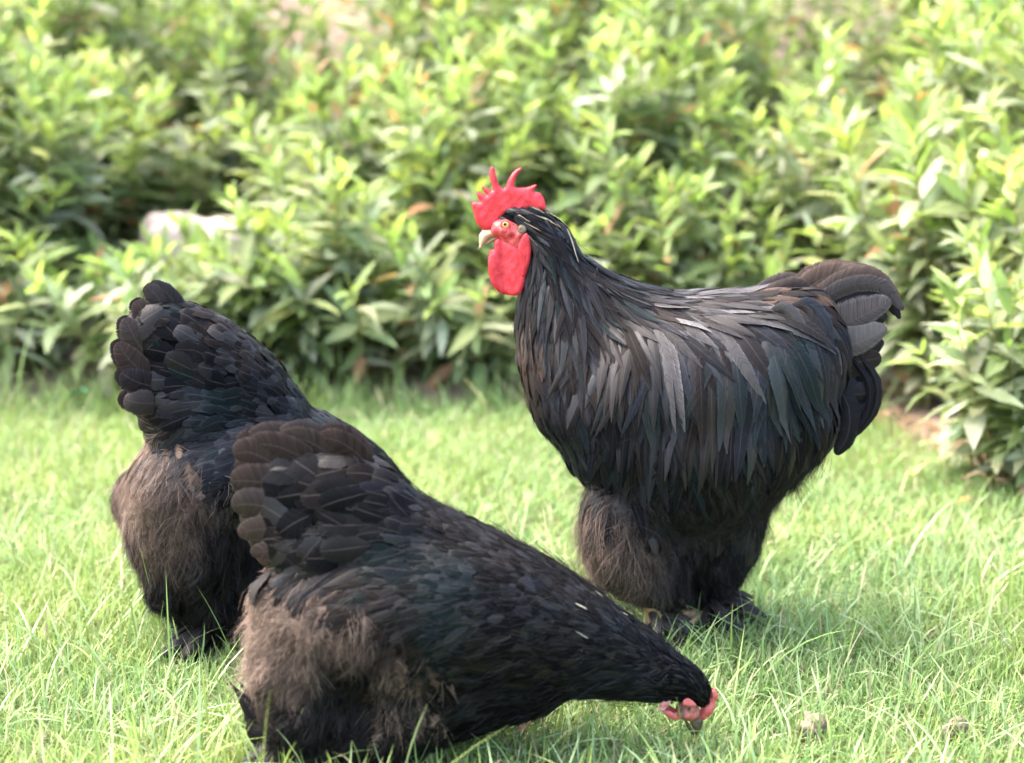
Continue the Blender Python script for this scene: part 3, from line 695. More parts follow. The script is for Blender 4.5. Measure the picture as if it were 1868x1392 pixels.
    tdir = lambda q: np.array((-.25 if q[0] < 1150 else .05, 1.0))
    b.down(soft(thigh), 700, 62, 34, lambda q: tc(q) * .65, tdir, seed=41, lift=.16)
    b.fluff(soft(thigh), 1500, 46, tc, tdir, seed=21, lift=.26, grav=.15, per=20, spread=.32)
    belly = in_poly([(1330, 830), (1440, 800), (1530, 780), (1510, 900), (1420, 990), (1360, 960), (1320, 900)])
    b.fluff(belly, 420, 50, lambda q: FK * .8, lambda q: np.array((.3, 1.0)), seed=22, lift=.4, grav=.15)
    hem = in_poly([(1090, 870), (1400, 850), (1490, 820), (1430, 950), (1350, 1000), (1180, 970), (1110, 930)])
    b.fluff(soft(hem, 30), 650, 56, lambda q: lerp(FK * 1.6, Nb * 1.6, random.random()), lambda q: np.array((.05, 1.0)), seed=29, lift=.22, grav=.1, per=18, off=.006)
    front = in_poly([(1030, 870), (1110, 880), (1170, 950), (1230, 1060), (1150, 1090), (1040, 1000)])
    b.fluff(front, 420, 58, lambda q: lerp(FB * .6, FK * 3, (q[0] - 1080) / 120), lambda q: np.array((-.45, .9)), seed=23, lift=.55, grav=.3, per=18, spread=.4)
    b.fluff(lambda q: not facebox(q) and q[1] > 430, 1700, 52, lambda q: b.interp(q[None], 'col')[0] * 1.6, lambda q: b.interp(q[None], 'dir')[0], name='wisps', seed=28, lift=.10, grav=.05, per=9, spread=.16, off=.004, wid=.0005)
    # head
    Z = lambda L: [(820 + x / 4.35, 280 + y / 4.35) for x, y in L]
    b.inflate('comb', Z([(270, 612), (215, 550), (192, 470), (178, 390), (205, 383), (238, 378), (224, 345), (214, 302), (248, 312), (292, 326), (272, 300), (256, 262), (292, 272), (335, 292), (338, 262), (318, 180), (322, 112), (352, 110), (368, 170), (392, 248), (430, 274), (448, 250), (480, 180), (530, 124), (586, 112), (552, 150), (524, 200), (518, 262), (600, 268), (690, 244), (676, 285), (672, 306), (716, 312), (752, 362), (764, 434), (735, 452), (640, 470), (590, 470), (520, 470), (460, 480), (410, 520), (380, 560), (345, 600), (305, 615)]), 0, 7.5, M_COMB, edge=11, step=2.0, bumps=.05, seed=3)
    face = Z([(345, 545), (400, 520), (470, 520), (540, 540), (600, 570), (625, 620), (620, 690), (590, 740), (540, 775), (480, 760), (430, 710), (385, 670), (340, 650), (325, 600)])
    for sg in (1, -1):
        b.inflate('face', face, 0, 24, M_FACE, edge=26, step=2.0, bumps=.05, seed=5, wfun=lambda a: 5 * sg)
        b.inflate('wattle', Z([(405, 655), (362, 700), (350, 775), (314, 800), (306, 890), (322, 1000), (368, 1080), (440, 1120), (540, 1124), (592, 1062), (612, 960), (604, 800), (545, 745), (440, 690)]), 0, 5.5, M_COMB, edge=10, step=2.2, bumps=.04, seed=6,
                  wfun=lambda a: sg * (12 + 9 * abs(math.sin((a[0] - 914 - .08 * (a[1] - 440)) / 17.0)) + 0.04 * (a[1] - 450)))
        b.inflate('earlobe', Z([(615, 625), (642, 700), (644, 820), (606, 960), (568, 972), (552, 880), (536, 780), (556, 690), (590, 640)]), 0, 5, M_COMB, edge=8, step=2.0, seed=7, wfun=lambda a: sg * 26)
        b.inflate('ear_tuft', Z([(535, 590), (560, 565), (600, 575), (612, 610), (580, 640), (540, 630)]), 0, 4, M_CLOD, edge=6, step=2.0, seed=7, wfun=lambda a: sg * 25)
        e = b.sphere('eye', 820 + 443 / 4.35, 280 + 565 / 4.35, sg * 25.5, 6.2, M_IRIS, squash=.6)
        b.sphere('pupil', 820 + 440 / 4.35, 280 + 562 / 4.35, sg * 28.4, 3.0, M_PUPIL, parent=e, squash=.5)
        # brow ridge and eyelid ring
        ring = [(820 + (443 + 36 * math.cos(t)) / 4.35, 280 + (565 + 32 * math.sin(t)) / 4.35, sg * 26.2) for t in np.linspace(0, 2 * math.pi, 20)]
        V, F = tube(b.path(ring), np.full(20, 1.7 * b.k), 6); link('eyelid', mesh_np('eyelid', V - b.base, F), M_FACE, b.root)
    b.inflate('beak', Z([(262, 606), (238, 640), (232, 690), (236, 730), (224, 760), (248, 752), (285, 712), (330, 672), (410, 655), (400, 630), (340, 600), (300, 598)]), 0, 9.5, M_BEAK, edge=12, step=1.8, seed=8)
    b.inflate('beak', Z([(280, 720), (310, 712), (360, 690), (395, 665), (370, 655), (330, 672), (295, 700)]), 0, 7, M_BEAK, edge=8, step=1.5, seed=9)
    # legs
    f1 = at_z(1185, 1168)[:2]; f2 = at_z(1300, 1140)[:2]
    _, g1 = b.leg((1185, 1080, 50), f1, (-.75, -.5), r=.0125); _, g2 = b.leg((1290, 1080, -50), f2, (-1, -.2), r=.0105)
    b.foot_feathers(g1, (-1.6, 0.9), 26, .065, Nb * 3, 31); b.foot_feathers(g2, (-2.2, 1.2), 46, .075, Nb * 1.2, 32)
    return b

# ------------------------------------------------------------------ hens
def hen_fluff_colour(x0, x1, y0, y1):
    def f(q):
        t = 0.6 * (q[0] - x0) / (x1 - x0) + 1.05 * (q[1] - y0) / (y1 - y0)
        t = t - .12 + .22 * math.sin(q[0] * .031 + 1) * math.sin(q[1] * .027); return lerp(FB, FK * 1.1, t)
    return f
def build_front_hen():
    b = Bird('hen', 800, 1.79, R(3), 'black hen in front with rounded tail and brown rear fluff, pecking with head lowered', 'hen', (650, 1400), 'hens on the lawn')
    b.chain([(1285, 1280, 19, 15), (1272, 1262, 32, 24), (1250, 1245, 41, 31), (1214, 1234, 52, 42), (1150, 1208, 74, 60), (1070, 1180, 96, 88), (980, 1150, 128, 118), (880, 1125, 155, 145), (780, 1110, 175, 160), (690, 1115, 165, 160), (610, 1125, 135, 145)])
    b.chain([(700, 1000, 110, 110), (640, 936, 106, 80), (570, 898, 78, 55), (520, 884, 60, 42)])
    b.chain([(740, 985, 84, 90), (800, 1008, 80, 90), (870, 1035, 76, 88)])
    b.chain([(600, 1000, 100, 95), (530, 940, 75, 50), (500, 915, 55, 40)])
    b.chain([(580, 1130, 110, 130), (560, 1200, 100, 125), (580, 1290, 105, 125), (640, 1330, 95, 105), (760, 1260, 110, 120), (860, 1230, 105, 120), (960, 1230, 80, 95)])
    b.lumps([(560, 1140), (560, 1220), (590, 1300), (650, 1250)], 100, 38, 26, 4)
    b.set_guides([
        (445, 840, -1, .02, 105, 58, 'r', .10, Nb * 1.2), (450, 920, -1, .2, 105, 58, 'r', .10, Nb * 1.1), (480, 1000, -.9, .45, 85, 52, 'r', .10, Nb), (540, 810, -.97, -.15, 90, 54, 'r', .10, Nb),
        (560, 880, -1, .05, 84, 54, 'r', .10, K * 1.3), (560, 960, -1, .25, 84, 52, 'r', .10, K * 1.2), (630, 815, -.92, -.3, 70, 50, 'r', .10, Nb), (700, 850, -.75, -.55, 60, 42, 'r', .08, Nb * .8),
        (650, 900, -.98, -.1, 76, 50, 'r', .10, K * 1.2), (650, 980, -.98, .12, 74, 46, 'r', .09, K), (600, 1040, -.95, .3, 70, 42, 'r', .08, K), (740, 930, -.9, -.3, 60, 38, 'r', .06, K),
        (820, 960, -.9, -.42, 54, 32, 'r', .04, Nb * .6), (940, 1020, -.88, -.45, 50, 28, 'r', .035, Nb * .6), (1060, 1090, -.85, -.5, 46, 22, 'r', .035, Nb * .6), (1170, 1160, -.8, -.55, 40, 14, 'l', .03, K),
        (1230, 1195, -.75, -.6, 34, 10, 'l', .03, K), (740, 1030, -.98, .05, 70, 38, 'r', .05, G_), (660, 1080, -.97, .2, 100, 32, 'l', .04, Nb), (740, 1090, -1, .1, 95, 30, 'r', .035, Nb * .8),
        (830, 1080, -1, 0, 62, 34, 'r', .045, G_), (920, 1110, -1, -.05, 52, 30, 'r', .045, K * 1.2), (830, 1150, -.97, .15, 56, 36, 'r', .045, G_), (900, 1190, -.97, .1, 54, 34, 'r', .04, K),
        (760, 1180, -.9, .4, 70, 34, 'r', .04, K), (1000, 1180, -1, -.05, 48, 26, 'r', .04, K), (1000, 1250, -1, .05, 50, 26, 'r', .04, K), (880, 1280, -.95, .25, 60, 32, 'r', .05, K), (800, 1290, -.85, .5, 60, 32, 'r', .05, FK),
        (1100, 1190, -1, -.1, 44, 16, 'l', .035, K), (1100, 1250, -1, .02, 48, 15, 'l', .035, B_ * .8), (1180, 1240, -.97, -.05, 40, 11, 'l', .03, B_ * .8), (1240, 1240, -.9, -.25, 28, 8, 'l', .03, K), (1285, 1255, -.55, -.8, 22, 7, 'l', .03, K),
        (560, 1150, -.6, .8, 50, 20, 'r', .2, FB * .16), (620, 1280, -.4, .9, 50, 20, 'r', .2, FK)])
    b.build_body(None)
    flp = in_poly([(400, 1030), (540, 1062), (610, 1085), (650, 1120), (700, 1150), (750, 1200), (775, 1260), (760, 1330), (760, 1500), (380, 1500)])
    face = in_poly([(1232, 1330), (1222, 1300), (1244, 1268), (1268, 1272), (1284, 1300), (1310, 1300), (1300, 1340)])
    def fleck(q, c, r):
        if q[0] > 1050 and q[1] < 1250 and r.random() < .008: return np.array((.30, .29, .22))
        if q[0] < 480 and r.random() < .5: return c * .5 + BR * .45
        return c
    b.plumage(26000, lambda q: (flp(q) and not (q[1] < 1062)) or face(q) or (q[0] < 520 and q[1] > 1035), spacing=0.40, single_min=27, seed=12, fleck=fleck, dark=.55, fine=.68, var=.4)
    # big rounded tail feathers
    for sgn in (-1, 1):
        for pts, w, c in (
            ([(600, 900, 20), (520, 850, 34), (460, 810, 36), (424, 815, 34)], 66, Nb * 1.3), ([(600, 850, 20), (540, 812, 36), (490, 795, 36), (445, 800, 32)], 56, Nb * 1.4),
            ([(600, 930, 30), (520, 890, 44), (460, 870, 46), (418, 872, 42)], 70, Nb * 1.2), ([(600, 960, 34), (520, 935, 50), (460, 920, 52), (420, 925, 46)], 66, Nb * 1.2),
            ([(600, 990, 38), (530, 975, 54), (480, 965, 58), (432, 975, 54)], 60, Nb * 1.1), ([(620, 1010, 40), (560, 1010, 60), (510, 1005, 64), (455, 1010, 58)], 54, Nb * 1.6),
            ([(640, 850, 14), (590, 805, 24), (550, 785, 26), (505, 785, 24)], 52, Nb * 1.2), ([(690, 860, 14), (650, 810, 24), (615, 788, 26), (580, 782, 24)], 48, Nb)):
            b.tail([(p[0], p[1] + (16 if p[1] < 830 else 8 if p[1] < 880 else 0), sgn * p[2]) for p in pts], w, np.asarray(c) * .6 + BR * random.uniform(.04, .20), kind='r', camber=.2)
    fc = hen_fluff_colour(440, 720, 1050, 1330)
    def fcol(q):
        c = fc(q)
        if q[0] > 690 and 1180 < q[1] < 1330 and random.random() < .5: c = FB * .7
        return c
    fdir = lambda q: np.array((-.8 + (q[0] - 440) / 450, .75))
    b.down(soft(flp, 48), 1300, 58, 38, lambda q: fcol(q) * .65, fdir, seed=44, lift=.16)
    b.fluff(soft(flp), 2600, 52, fcol, fdir, seed=24, lift=.26, grav=.12, per=22, spread=.32)
    edge = in_poly([(400, 1040), (500, 1050), (500, 1240), (400, 1240)])
    b.fluff(edge, 350, 40, lambda q: FB * 1.1, lambda q: np.array((-.9, .25)), seed=25, lift=.5, grav=.1)
    b.fluff(lambda q: not face(q) and not flp(q) and q[0] < 1225, 1200, 40, lambda q: b.interp(q[None], 'col')[0] * 1.2, lambda q: b.interp(q[None], 'dir')[0], name='wisps', seed=29, lift=.10, grav=.03, per=8, spread=.16, off=.004, wid=.0005)
    # head parts
    Z = lambda L: [(1100 + x / 5.117, 1120 + y / 5.117) for x, y in L]
    b.inflate('comb', Z([(985, 725), (1000, 700), (1025, 690), (1050, 705), (1062, 735), (1078, 760), (1068, 790), (1050, 805), (1052, 850), (1040, 890), (1020, 930), (975, 972), (925, 992), (880, 975), (900, 910), (930, 850), (945, 780)]), 0, 6.5, M_PALECOMB, edge=7, step=1.8, bumps=.2, seed=3)
    for sg in (1, -1):
        b.inflate('face', Z([(745, 800), (790, 775), (860, 820), (900, 880), (915, 930), (905, 970), (830, 992), (740, 980), (690, 950), (700, 890), (730, 850)]), 0, 21, M_HENFACE, edge=22, step=1.8, bumps=.08, seed=4, wfun=lambda a: sg * 9)
        b.inflate('eyelid', Z([(745, 812), (790, 785), (850, 822), (870, 860), (800, 862), (750, 850)]), 0, 4, M_PALECOMB, edge=6, step=1.5, seed=4, wfun=lambda a: sg * 27)
        e = b.sphere('eye', 1100 + 800 / 5.117, 1120 + 880 / 5.117, sg * 28, 4.0, M_DBEAK, squash=.6)
        b.sphere('pupil', 1100 + 802 / 5.117, 1120 + 880 / 5.117, sg * 29.6, 2.6, M_PUPIL, parent=e, squash=.5)
        b.inflate('earlobe', Z([(508, 892), (545, 825), (590, 778), (642, 762), (645, 800), (605, 862), (565, 902), (530, 908)]), 0, 4, M_LOBE, edge=7, step=1.6, seed=5, wfun=lambda a: sg * 24)
        b.inflate('wattle', Z([(548, 905), (620, 905), (690, 940), (740, 972), (700, 985), (650, 985), (600, 962)]), 0, 4, M_PALECOMB, edge=6, step=1.6, seed=6, wfun=lambda a: sg * 15)
    b.inflate('beak', Z([(825, 960), (880, 955), (932, 980), (922, 1050), (898, 1100), (868, 1135), (848, 1080), (810, 1015)]), 0, 8.5, M_DBEAK, edge=9, step=1.5, seed=8)
    b.inflate('beak', Z([(758, 985), (800, 1015), (838, 1085), (852, 1132), (822, 1118), (785, 1062)]), 0, 5.5, M_DBEAK, edge=7, step=1.5, seed=9)
    f1 = at_z(560, 1398)[:2]; f2 = at_z(700, 1400)[:2] + np.array((0.0, 0.09))
    _, g1 = b.leg((620, 1330, 40), f1, (-.3, -.9)); _, g2 = b.leg((720, 1330, -45), f2, (1, -.2))
    b.foot_feathers(g1, (1.6, 4.4), 40, .085, FK * 1.2, 33); b.foot_feathers(g2, (-2.2, 1.2), 30, .07, FK, 34)
    # stiff hock feathers sweeping back
    for i in range(22):
        u = i / 21; y0 = 1262 + 62 * u + random.uniform(-6, 6); wz = 95 - 130 * random.random()
        b.tail([(545, y0 + 40, wz * .8), (495, y0 + 34, wz), (455, y0 + 18, wz), (420 + 45 * u + random.uniform(-6, 8), y0 - 18 + 14 * u, wz * .95)], random.uniform(14, 24), FK * random.uniform(.5, 1.4), kind='l', name='hock_feather', camber=.45, n=9)
    return b

def build_back_hen():
    b = Bird('hen', 330, 2.14, R(32), 'black hen behind with upright tail, half hidden by the nearer hen', 'hen', (400, 1175), 'hens on the lawn')
    b.chain([(850, 1120, 24, 20), (828, 1090, 34, 28), (790, 1045, 44, 38), (740, 990, 62, 58), (680, 930, 88, 84), (600, 880, 112, 118), (510, 850, 124, 140), (430, 840, 120, 145), (370, 860, 105, 135)])
    b.chain([(470, 770, 95, 105), (410, 700, 95, 90), (340, 640, 80, 65), (290, 610, 55, 40)])
    b.chain([(350, 760, 85, 95), (300, 700, 60, 55), (280, 690, 40, 40)])
    b.chain([(345, 900, 108, 125), (340, 960, 105, 122), (370, 1040, 92, 112), (410, 1100, 78, 95), (520, 1020, 100, 110), (600, 980, 90, 100)])
    b.lumps([(340, 900), (345, 980), (375, 1050)], 100, 36, 24, 5)
    b.set_guides([
        (240, 570, -.35, -.95, 95, 46, 'r', .08, Nb), (225, 630, -.75, -.6, 90, 46, 'r', .09, Nb), (230, 700, -.95, 0, 75, 46, 'r', .10, Nb), (255, 760, -.9, .3, 62, 42, 'r', .10, Nb), (290, 560, -.4, -.9, 80, 42, 'r', .08, K * 1.3),
        (330, 600, -.7, -.65, 60, 38, 'r', .10, K * 1.3), (330, 670, -.92, -.3, 58, 40, 'r', .11, K * 1.2), (400, 610, -.75, -.65, 50, 36, 'r', .10, Nb), (400, 680, -.9, -.35, 54, 40, 'r', .11, K * 1.2), (470, 660, -.8, -.55, 48, 34, 'r', .09, Nb * .8),
        (330, 740, -.95, .1, 60, 38, 'r', .10, K), (420, 740, -.95, -.15, 52, 36, 'r', .08, G_), (500, 720, -.85, -.5, 46, 32, 'r', .06, K), (560, 760, -.88, -.45, 44, 28, 'r', .04, B_), (640, 800, -.85, -.5, 42, 24, 'r', .04, K),
        (330, 800, -.85, .5, 90, 22, 'l', .03, B_ * 1.3), (380, 790, -.97, .1, 60, 26, 'r', .035, B_ * 1.4), (450, 800, -1, 0, 54, 28, 'r', .04, B_ * 1.3), (400, 850, -.9, .3, 50, 28, 'r', .045, B_ * 1.2), (480, 850, -.95, .1, 50, 28, 'r', .045, B_),
        (450, 920, -.8, .55, 52, 32, 'r', .06, K), (560, 900, -.95, .1, 50, 30, 'r', .05, K), (700, 930, -.9, -.4, 44, 20, 'l', .04, K), (800, 1040, -.8, -.6, 34, 11, 'l', .03, K), (850, 1110, -.6, -.8, 24, 8, 'l', .03, K),
        (320, 950, -.5, .85, 50, 20, 'r', .2, FB * .16), (380, 1060, -.3, .95, 50, 20, 'r', .2, FK)])
    b.build_body(None)
    flp = in_poly([(180, 810), (270, 812), (330, 850), (370, 890), (430, 925), (470, 960), (520, 1250), (180, 1250)])
    b.plumage(20000, lambda q: flp(q) and q[1] > 850, spacing=0.42, single_min=26, seed=13, dark=.7, fine=.72, var=.5)
    for sgn in (-.25, 1):
        for pts, w, c in (
            ([(330, 660, 10), (300, 590, 14), (280, 545, 12), (258, 522, 8)], 44, Nb), ([(330, 640, 8), (320, 580, 12), (300, 540, 12), (268, 516, 6)], 40, K * 1.5), ([(320, 680, 20), (275, 620, 26), (255, 575, 26), (240, 548, 22)], 50, Nb * 1.2),
            ([(310, 690, 26), (260, 650, 34), (235, 615, 36), (220, 580, 32)], 52, Nb * 1.3), ([(310, 700, 32), (255, 680, 42), (225, 655, 42), (206, 625, 38)], 50, Nb * 1.1),
            ([(320, 710, 36), (270, 705, 48), (235, 695, 50), (212, 680, 46)], 50, K * 1.6), ([(320, 730, 40), (270, 735, 52), (240, 735, 54), (216, 728, 48)], 48, Nb * 1.6)):
            b.tail([(p[0] + 10, p[1], sgn * p[2]) for p in pts], w, np.asarray(c) * .6 + BR * random.uniform(.04, .20), kind='r', camber=.2)
    fc = hen_fluff_colour(215, 420, 820, 1080)
    fdir = lambda q: np.array((-.6 + (q[0] - 215) / 400, .85))
    b.down(soft(flp, 42), 1000, 54, 36, lambda q: fc(q) * .65, fdir, seed=46, lift=.16)
    b.fluff(soft(flp), 1900, 48, fc, fdir, seed=26, lift=.26, grav=.12, per=22, spread=.32)
    edge = in_poly([(180, 820), (270, 830), (260, 960), (180, 960)])
    b.fluff(edge, 200, 36, lambda q: FB, lambda q: np.array((-.9, .3)), seed=27, lift=.5, grav=.1)
    for sg in (1, -1):
        e = b.sphere('eye', 858, 1125, sg * 22, 4.5, M_IRIS, squash=.6); b.sphere('pupil', 859, 1125, sg * 24, 2.5, M_PUPIL, parent=e, squash=.5)
        b.inflate('face', [(838, 1105), (862, 1100), (880, 1125), (876, 1150), (850, 1148)], 0, 17, M_HENFACE, edge=18, step=2.5, wfun=lambda a: sg * 5)
        b.inflate('wattle', [(838, 1148), (862, 1148), (860, 1172), (846, 1176)], 0, 4, M_PALECOMB, edge=6, step=2.5, wfun=lambda a: sg * 10)
    b.inflate('comb', [(862, 1088), (878, 1082), (892, 1100), (888, 1122), (874, 1112)], 0, 5, M_PALECOMB, edge=6, step=2.5)
    b.inflate('beak', [(862, 1140), (884, 1132), (890, 1158), (880, 1176), (870, 1160)], 0, 7, M_DBEAK, edge=8, step=2.5)
    f1 = at_z(400, 1185)[:2]; f2 = at_z(500, 1170)[:2] + np.array((.03, .08))
    _, g1 = b.leg((420, 1110, 40), f1, (.8, .5)); _, g2 = b.leg((500, 1100, -45), f2, (.8, .5))
    b.foot_feathers(g1, (2.2, 4.6), 44, .085, FK * 1.4, 35); b.foot_feathers(g2, (-2.2, 1.2), 30, .07, FK, 36)
    return b

rooster = build_rooster()
hen_a = build_front_hen()
hen_b = build_back_hen()

# ------------------------------------------------------------------ shrubs
def leaf_mesh(name, seed, rows=7):
    r = np.random.default_rng(seed); n = rows; t = np.linspace(0, 1, n)
    wd_ = r.uniform(.105, .155); w = wd_ * np.clip(np.sin(np.pi * np.clip(t, 0, 1) ** r.uniform(.75, .95)), 0, 1) ** .9
    w[0] = .012; w[-1] = .004
    dr = r.uniform(.08, .4); fold = r.uniform(.15, .6); sw = r.normal(0, .06)
    z = .06 * t - dr * t ** 2; x = sw * np.sin(t * 3); wav = r.normal(0, .012, (n, 2))
    V = np.zeros((n, 3, 3)); V[:, 1] = np.stack([x, t, z], -1)
    V[:, 0] = np.stack([x - w, t, z + fold * w + wav[:, 0]], -1); V[:, 2] = np.stack([x + w, t, z + fold * w + wav[:, 1]], -1)
    i = np.arange((n - 1) * 2); rr = i // 2; c = i % 2
    F = np.stack([rr * 3 + c, rr * 3 + c + 1, (rr + 1) * 3 + c + 1, (rr + 1) * 3 + c], -1)
    U = np.stack([np.broadcast_to([-1., 0, 1], (n, 3)), np.broadcast_to(t[:, None], (n, 3)), np.zeros((n, 3))], -1).reshape(-1, 3)
    return V.reshape(-1, 3), F, U
LEAVES = [leaf_mesh('leaf', 100 + i) for i in range(12)]
LEAVES_LOW = [leaf_mesh('leaf', 100 + i, 4) for i in range(12)]
LEAF_ME = []
for v, f, u in LEAVES:
    me = mesh_np('leaf', v, f, fuv=u); me.materials.append(M_LEAF); LEAF_ME.append(me)
LC = {'mid': np.array((.165, .225, .096)), 'young': np.array((.225, .308, .095)), 'grey': np.array((.31, .345, .235)), 'dark': np.array((.105, .155, .060)), 'yel': np.array((.30, .32, .08)), 'dry': np.array((.36, .20, .11))}
def leaf_colour(r, top, pale):
    x = r.random()
    if top and x < .7: c = LC['young']
    elif x < .42: c = LC['mid']
    elif x < .40 + pale * .9: c = LC['grey']
    elif x < .90: c = LC['dark'] * .5 + LC['mid'] * .5
    elif x < .925: c = LC['yel'] * .6 + LC['young'] * .4
    elif x < .965: c = LC['grey'] * 1.15
    elif x < .990: c = LC['dry']
    else: c = LC['dark']
    return c * r.uniform(.75, 1.3) * np.array((r.uniform(.9, 1.12), 1, r.uniform(.85, 1.15)))
def shrub(x, y, h, spread, nst, label, seed, ll=.095, pale=.2, lean=(0, 0), vis=300, top_frac=.2):
    r = np.random.default_rng(seed)
    root = empty('leafy_shrub', (x, y, 0)); tag(root, label, 'shrub', 'shrubs of the hedge')
    allv = []
    for k in range(nst):
        a = r.uniform(0, 6.283); rad = spread * math.sqrt(r.random())
        hh = h * r.uniform(.62, 1.08) * (1 - .25 * (rad / spread) ** 2)
        p0 = np.array((math.cos(a) * rad * .55, math.sin(a) * rad * .55, -.02)); p3 = np.array((math.cos(a) * rad * 1.25 + lean[0] * hh, math.sin(a) * rad * 1.25 + lean[1] * hh, hh)) + np.append(r.normal(0, .03, 2), 0)
        p1 = p0 * .6 + p3 * .4 + np.array((0, 0, hh * .12)) + np.append(r.normal(0, .02, 2), 0)
        S = spline([p0, p1, p3], 9)
        V, F = tube(S, np.linspace(.0042, .0014, 9), 5)
        link('stem', mesh_np('stem', V, F), M_STEM, root)
        T = unit(np.gradient(S, axis=0)); Lc = np.concatenate([[0], np.cumsum(np.linalg.norm(np.diff(S, axis=0), axis=1))]); tot = Lc[-1]
        s_ = tot * r.uniform(.15, .28); phi = r.uniform(0, 6.28)
        while s_ < tot:
            f = s_ / tot; pos = np.array([np.interp(s_, Lc, S[:, j]) for j in range(3)]); tg = unit(np.array([np.interp(s_, Lc, T[:, j]) for j in range(3)]))
            ref = unit(np.cross(tg, (.3, .2, .93))); ref2 = np.cross(tg, ref)
            top = f > 1 - top_frac * .8
            for m in (0, math.pi) if f < .93 else (0, 2.1, 4.2):
                if r.random() < .12: continue
                ph = phi + m + r.normal(0, .25); out = ref * math.cos(ph) + ref2 * math.sin(ph)
                el = r.uniform(.25, .75) + (.45 if top else 0) - (.35 if f < .45 else 0)
                d = unit(out * math.cos(el) + tg * math.sin(el) + np.array((0, 0, -.12)))
                up = unit(tg * .5 + np.array((0, 0, .6)) + r.normal(0, .3, 3)); xx = unit(np.cross(d, up)); zz = np.cross(xx, d)
                L = ll * r.uniform(.7, 1.25) * (1 - .45 * max(0, (f - .75) / .25)) * (0.8 if f < .3 else 1)
                allv.append((pos, xx, d, zz, L, leaf_colour(r, top, pale), r.integers(len(LEAVES))))
            phi += math.pi / 2 + r.normal(0, .2); s_ += r.uniform(.018, .033)
    # those that show largest: in frame, towards the viewer and high
    P = np.array([a[0] for a in allv]) + np.array((x, y, 0)); q = proj(P)
    inf = (q[:, 0] > -60) & (q[:, 0] < W0 + 60) & (q[:, 1] > -60) & (q[:, 1] < H0)
    score = inf * 10.0 - P[:, 1] * 1.2 + P[:, 2] * .6 + r.normal(0, .05, len(P))
    order = np.argsort(-score)
    for i in order[:vis]:
        pos, xx, d, zz, L, c, kx = allv[i]
        o = bpy.data.objects.new('leaf', LEAF_ME[kx]); col.objects.link(o); o.parent = root
        o.matrix_basis = Matrix(((xx[0] * L, d[0] * L, zz[0] * L, pos[0]), (xx[1] * L, d[1] * L, zz[1] * L, pos[1]), (xx[2] * L, d[2] * L, zz[2] * L, pos[2]), (0, 0, 0, 1)))
        o.color = (*c, 1)
    parts = []
    for i in order[vis:]:
        pos, xx, d, zz, L, c, kx = allv[i]; v, f, u = LEAVES_LOW[kx]
        parts.append((pos + (v @ np.stack([xx, d, zz])) * L, f, np.broadcast_to(c, (len(v), 3)), u))
    if parts:
        V, F, T, U = join(parts)
        tag(link('foliage', mesh_np('foliage', V, F, T, U), M_FOL, root), kind='stuff')
    return len(allv)
tot = 0
SH = [  # x, y, h, spread, stems, label, leaf length, pale, lean
    (-1.28, 3.90, .50, .26, 36, 'low green shrub at the far left edge of the hedge front', .112, .3, (0, -.1)),
    (-.80, 3.84, .37, .26, 42, 'low green shrub directly behind the tail of the half hidden hen', .115, .3, (0, -.12)),
    (-.44, 3.88, .52, .26, 38, 'low shrub with dark base behind the gap between hens', .115, .3, (0, -.10)),
    (-.04, 3.88, .46, .26, 38, 'low shrub behind the rooster breast and red wattles', .115, .3, (0, -.10)),
    (.40, 3.90, .54, .26, 38, 'low shrub right behind the rooster back', .11, .35, (0, -.08)),
    (-1.40, 4.25, .95, .32, 52, 'tall leafy shrub in the upper left corner', .115, .3, (0, -.04)),
    (-.92, 4.95, .92, .32, 50, 'shrub standing behind the pale stone block, grey green leaves', .10, .5, (0, -.05)),
    (-1.20, 4.62, .84, .24, 46, 'shrub immediately left of the pale stone block', .11, .35, (0, -.05)),
    (-.44, 4.46, .78, .26, 48, 'shrub immediately right of the pale stone block', .11, .35, (0, -.05)),
    (-.14, 4.22, .84, .28, 50, 'bright shrub behind and left of the rooster comb', .115, .3, (0, -.06)),
    (.26, 4.20, .86, .28, 52, 'shrub rising straight above the rooster head', .12, .3, (0, -.06)),
    (.68, 4.15, .80, .28, 48, 'shrub behind the rooster tail with yellowish gaps', .105, .4, (0, -.05)),
    (-1.75, 5.2, 1.35, .38, 52, 'back shrub reaching the top left corner', .11, .35, (0, 0)),
    (-1.10, 5.3, 1.38, .38, 56, 'back shrub left of the pinkish gap at the top', .11, .4, (0, 0)),
    (-.22, 5.2, 1.30, .36, 54, 'back shrub right of the pinkish gap at the top', .11, .3, (0, 0)),
    (.36, 5.1, 1.38, .36, 56, 'back shrub along the top edge above the rooster', .11, .3, (0, 0)),
    (.95, 5.1, 1.18, .36, 52, 'back shrub along the top edge right of the rooster', .105, .45, (0, 0)),
    (.98, 3.62, .70, .26, 54, 'pale leaved shrub right of the rooster tail', .115, .55, (-.05, -.1)),
    (1.00, 3.02, .44, .21, 52, 'nearest pale leaved shrub at the right edge', .10, .55, (-.10, -.08)),
    (1.36, 3.85, 1.12, .30, 60, 'tall shrub filling the upper right corner', .115, .55, (-.10, -.05)),
    (1.22, 3.34, .74, .25, 54, 'pale shrub at the right edge between the nearest one and the tall one', .11, .55, (-.10, -.06)),
    (1.58, 4.8, 1.35, .38, 54, 'shrub behind the tall one in the upper right corner', .11, .45, (-.06, 0)),
    (-1.45, 6.3, 1.55, .42, 44, 'farthest blurred shrub at the top, left of all others there', .12, .4, (0, 0)),
    (.08, 6.2, 1.55, .42, 44, 'farthest blurred shrub at the top, above the gap between hens and rooster', .12, .3, (0, 0)),
    (.66, 6.3, 1.5, .42, 44, 'farthest blurred shrub at the top, above the rooster back', .12, .3, (0, 0)),
]
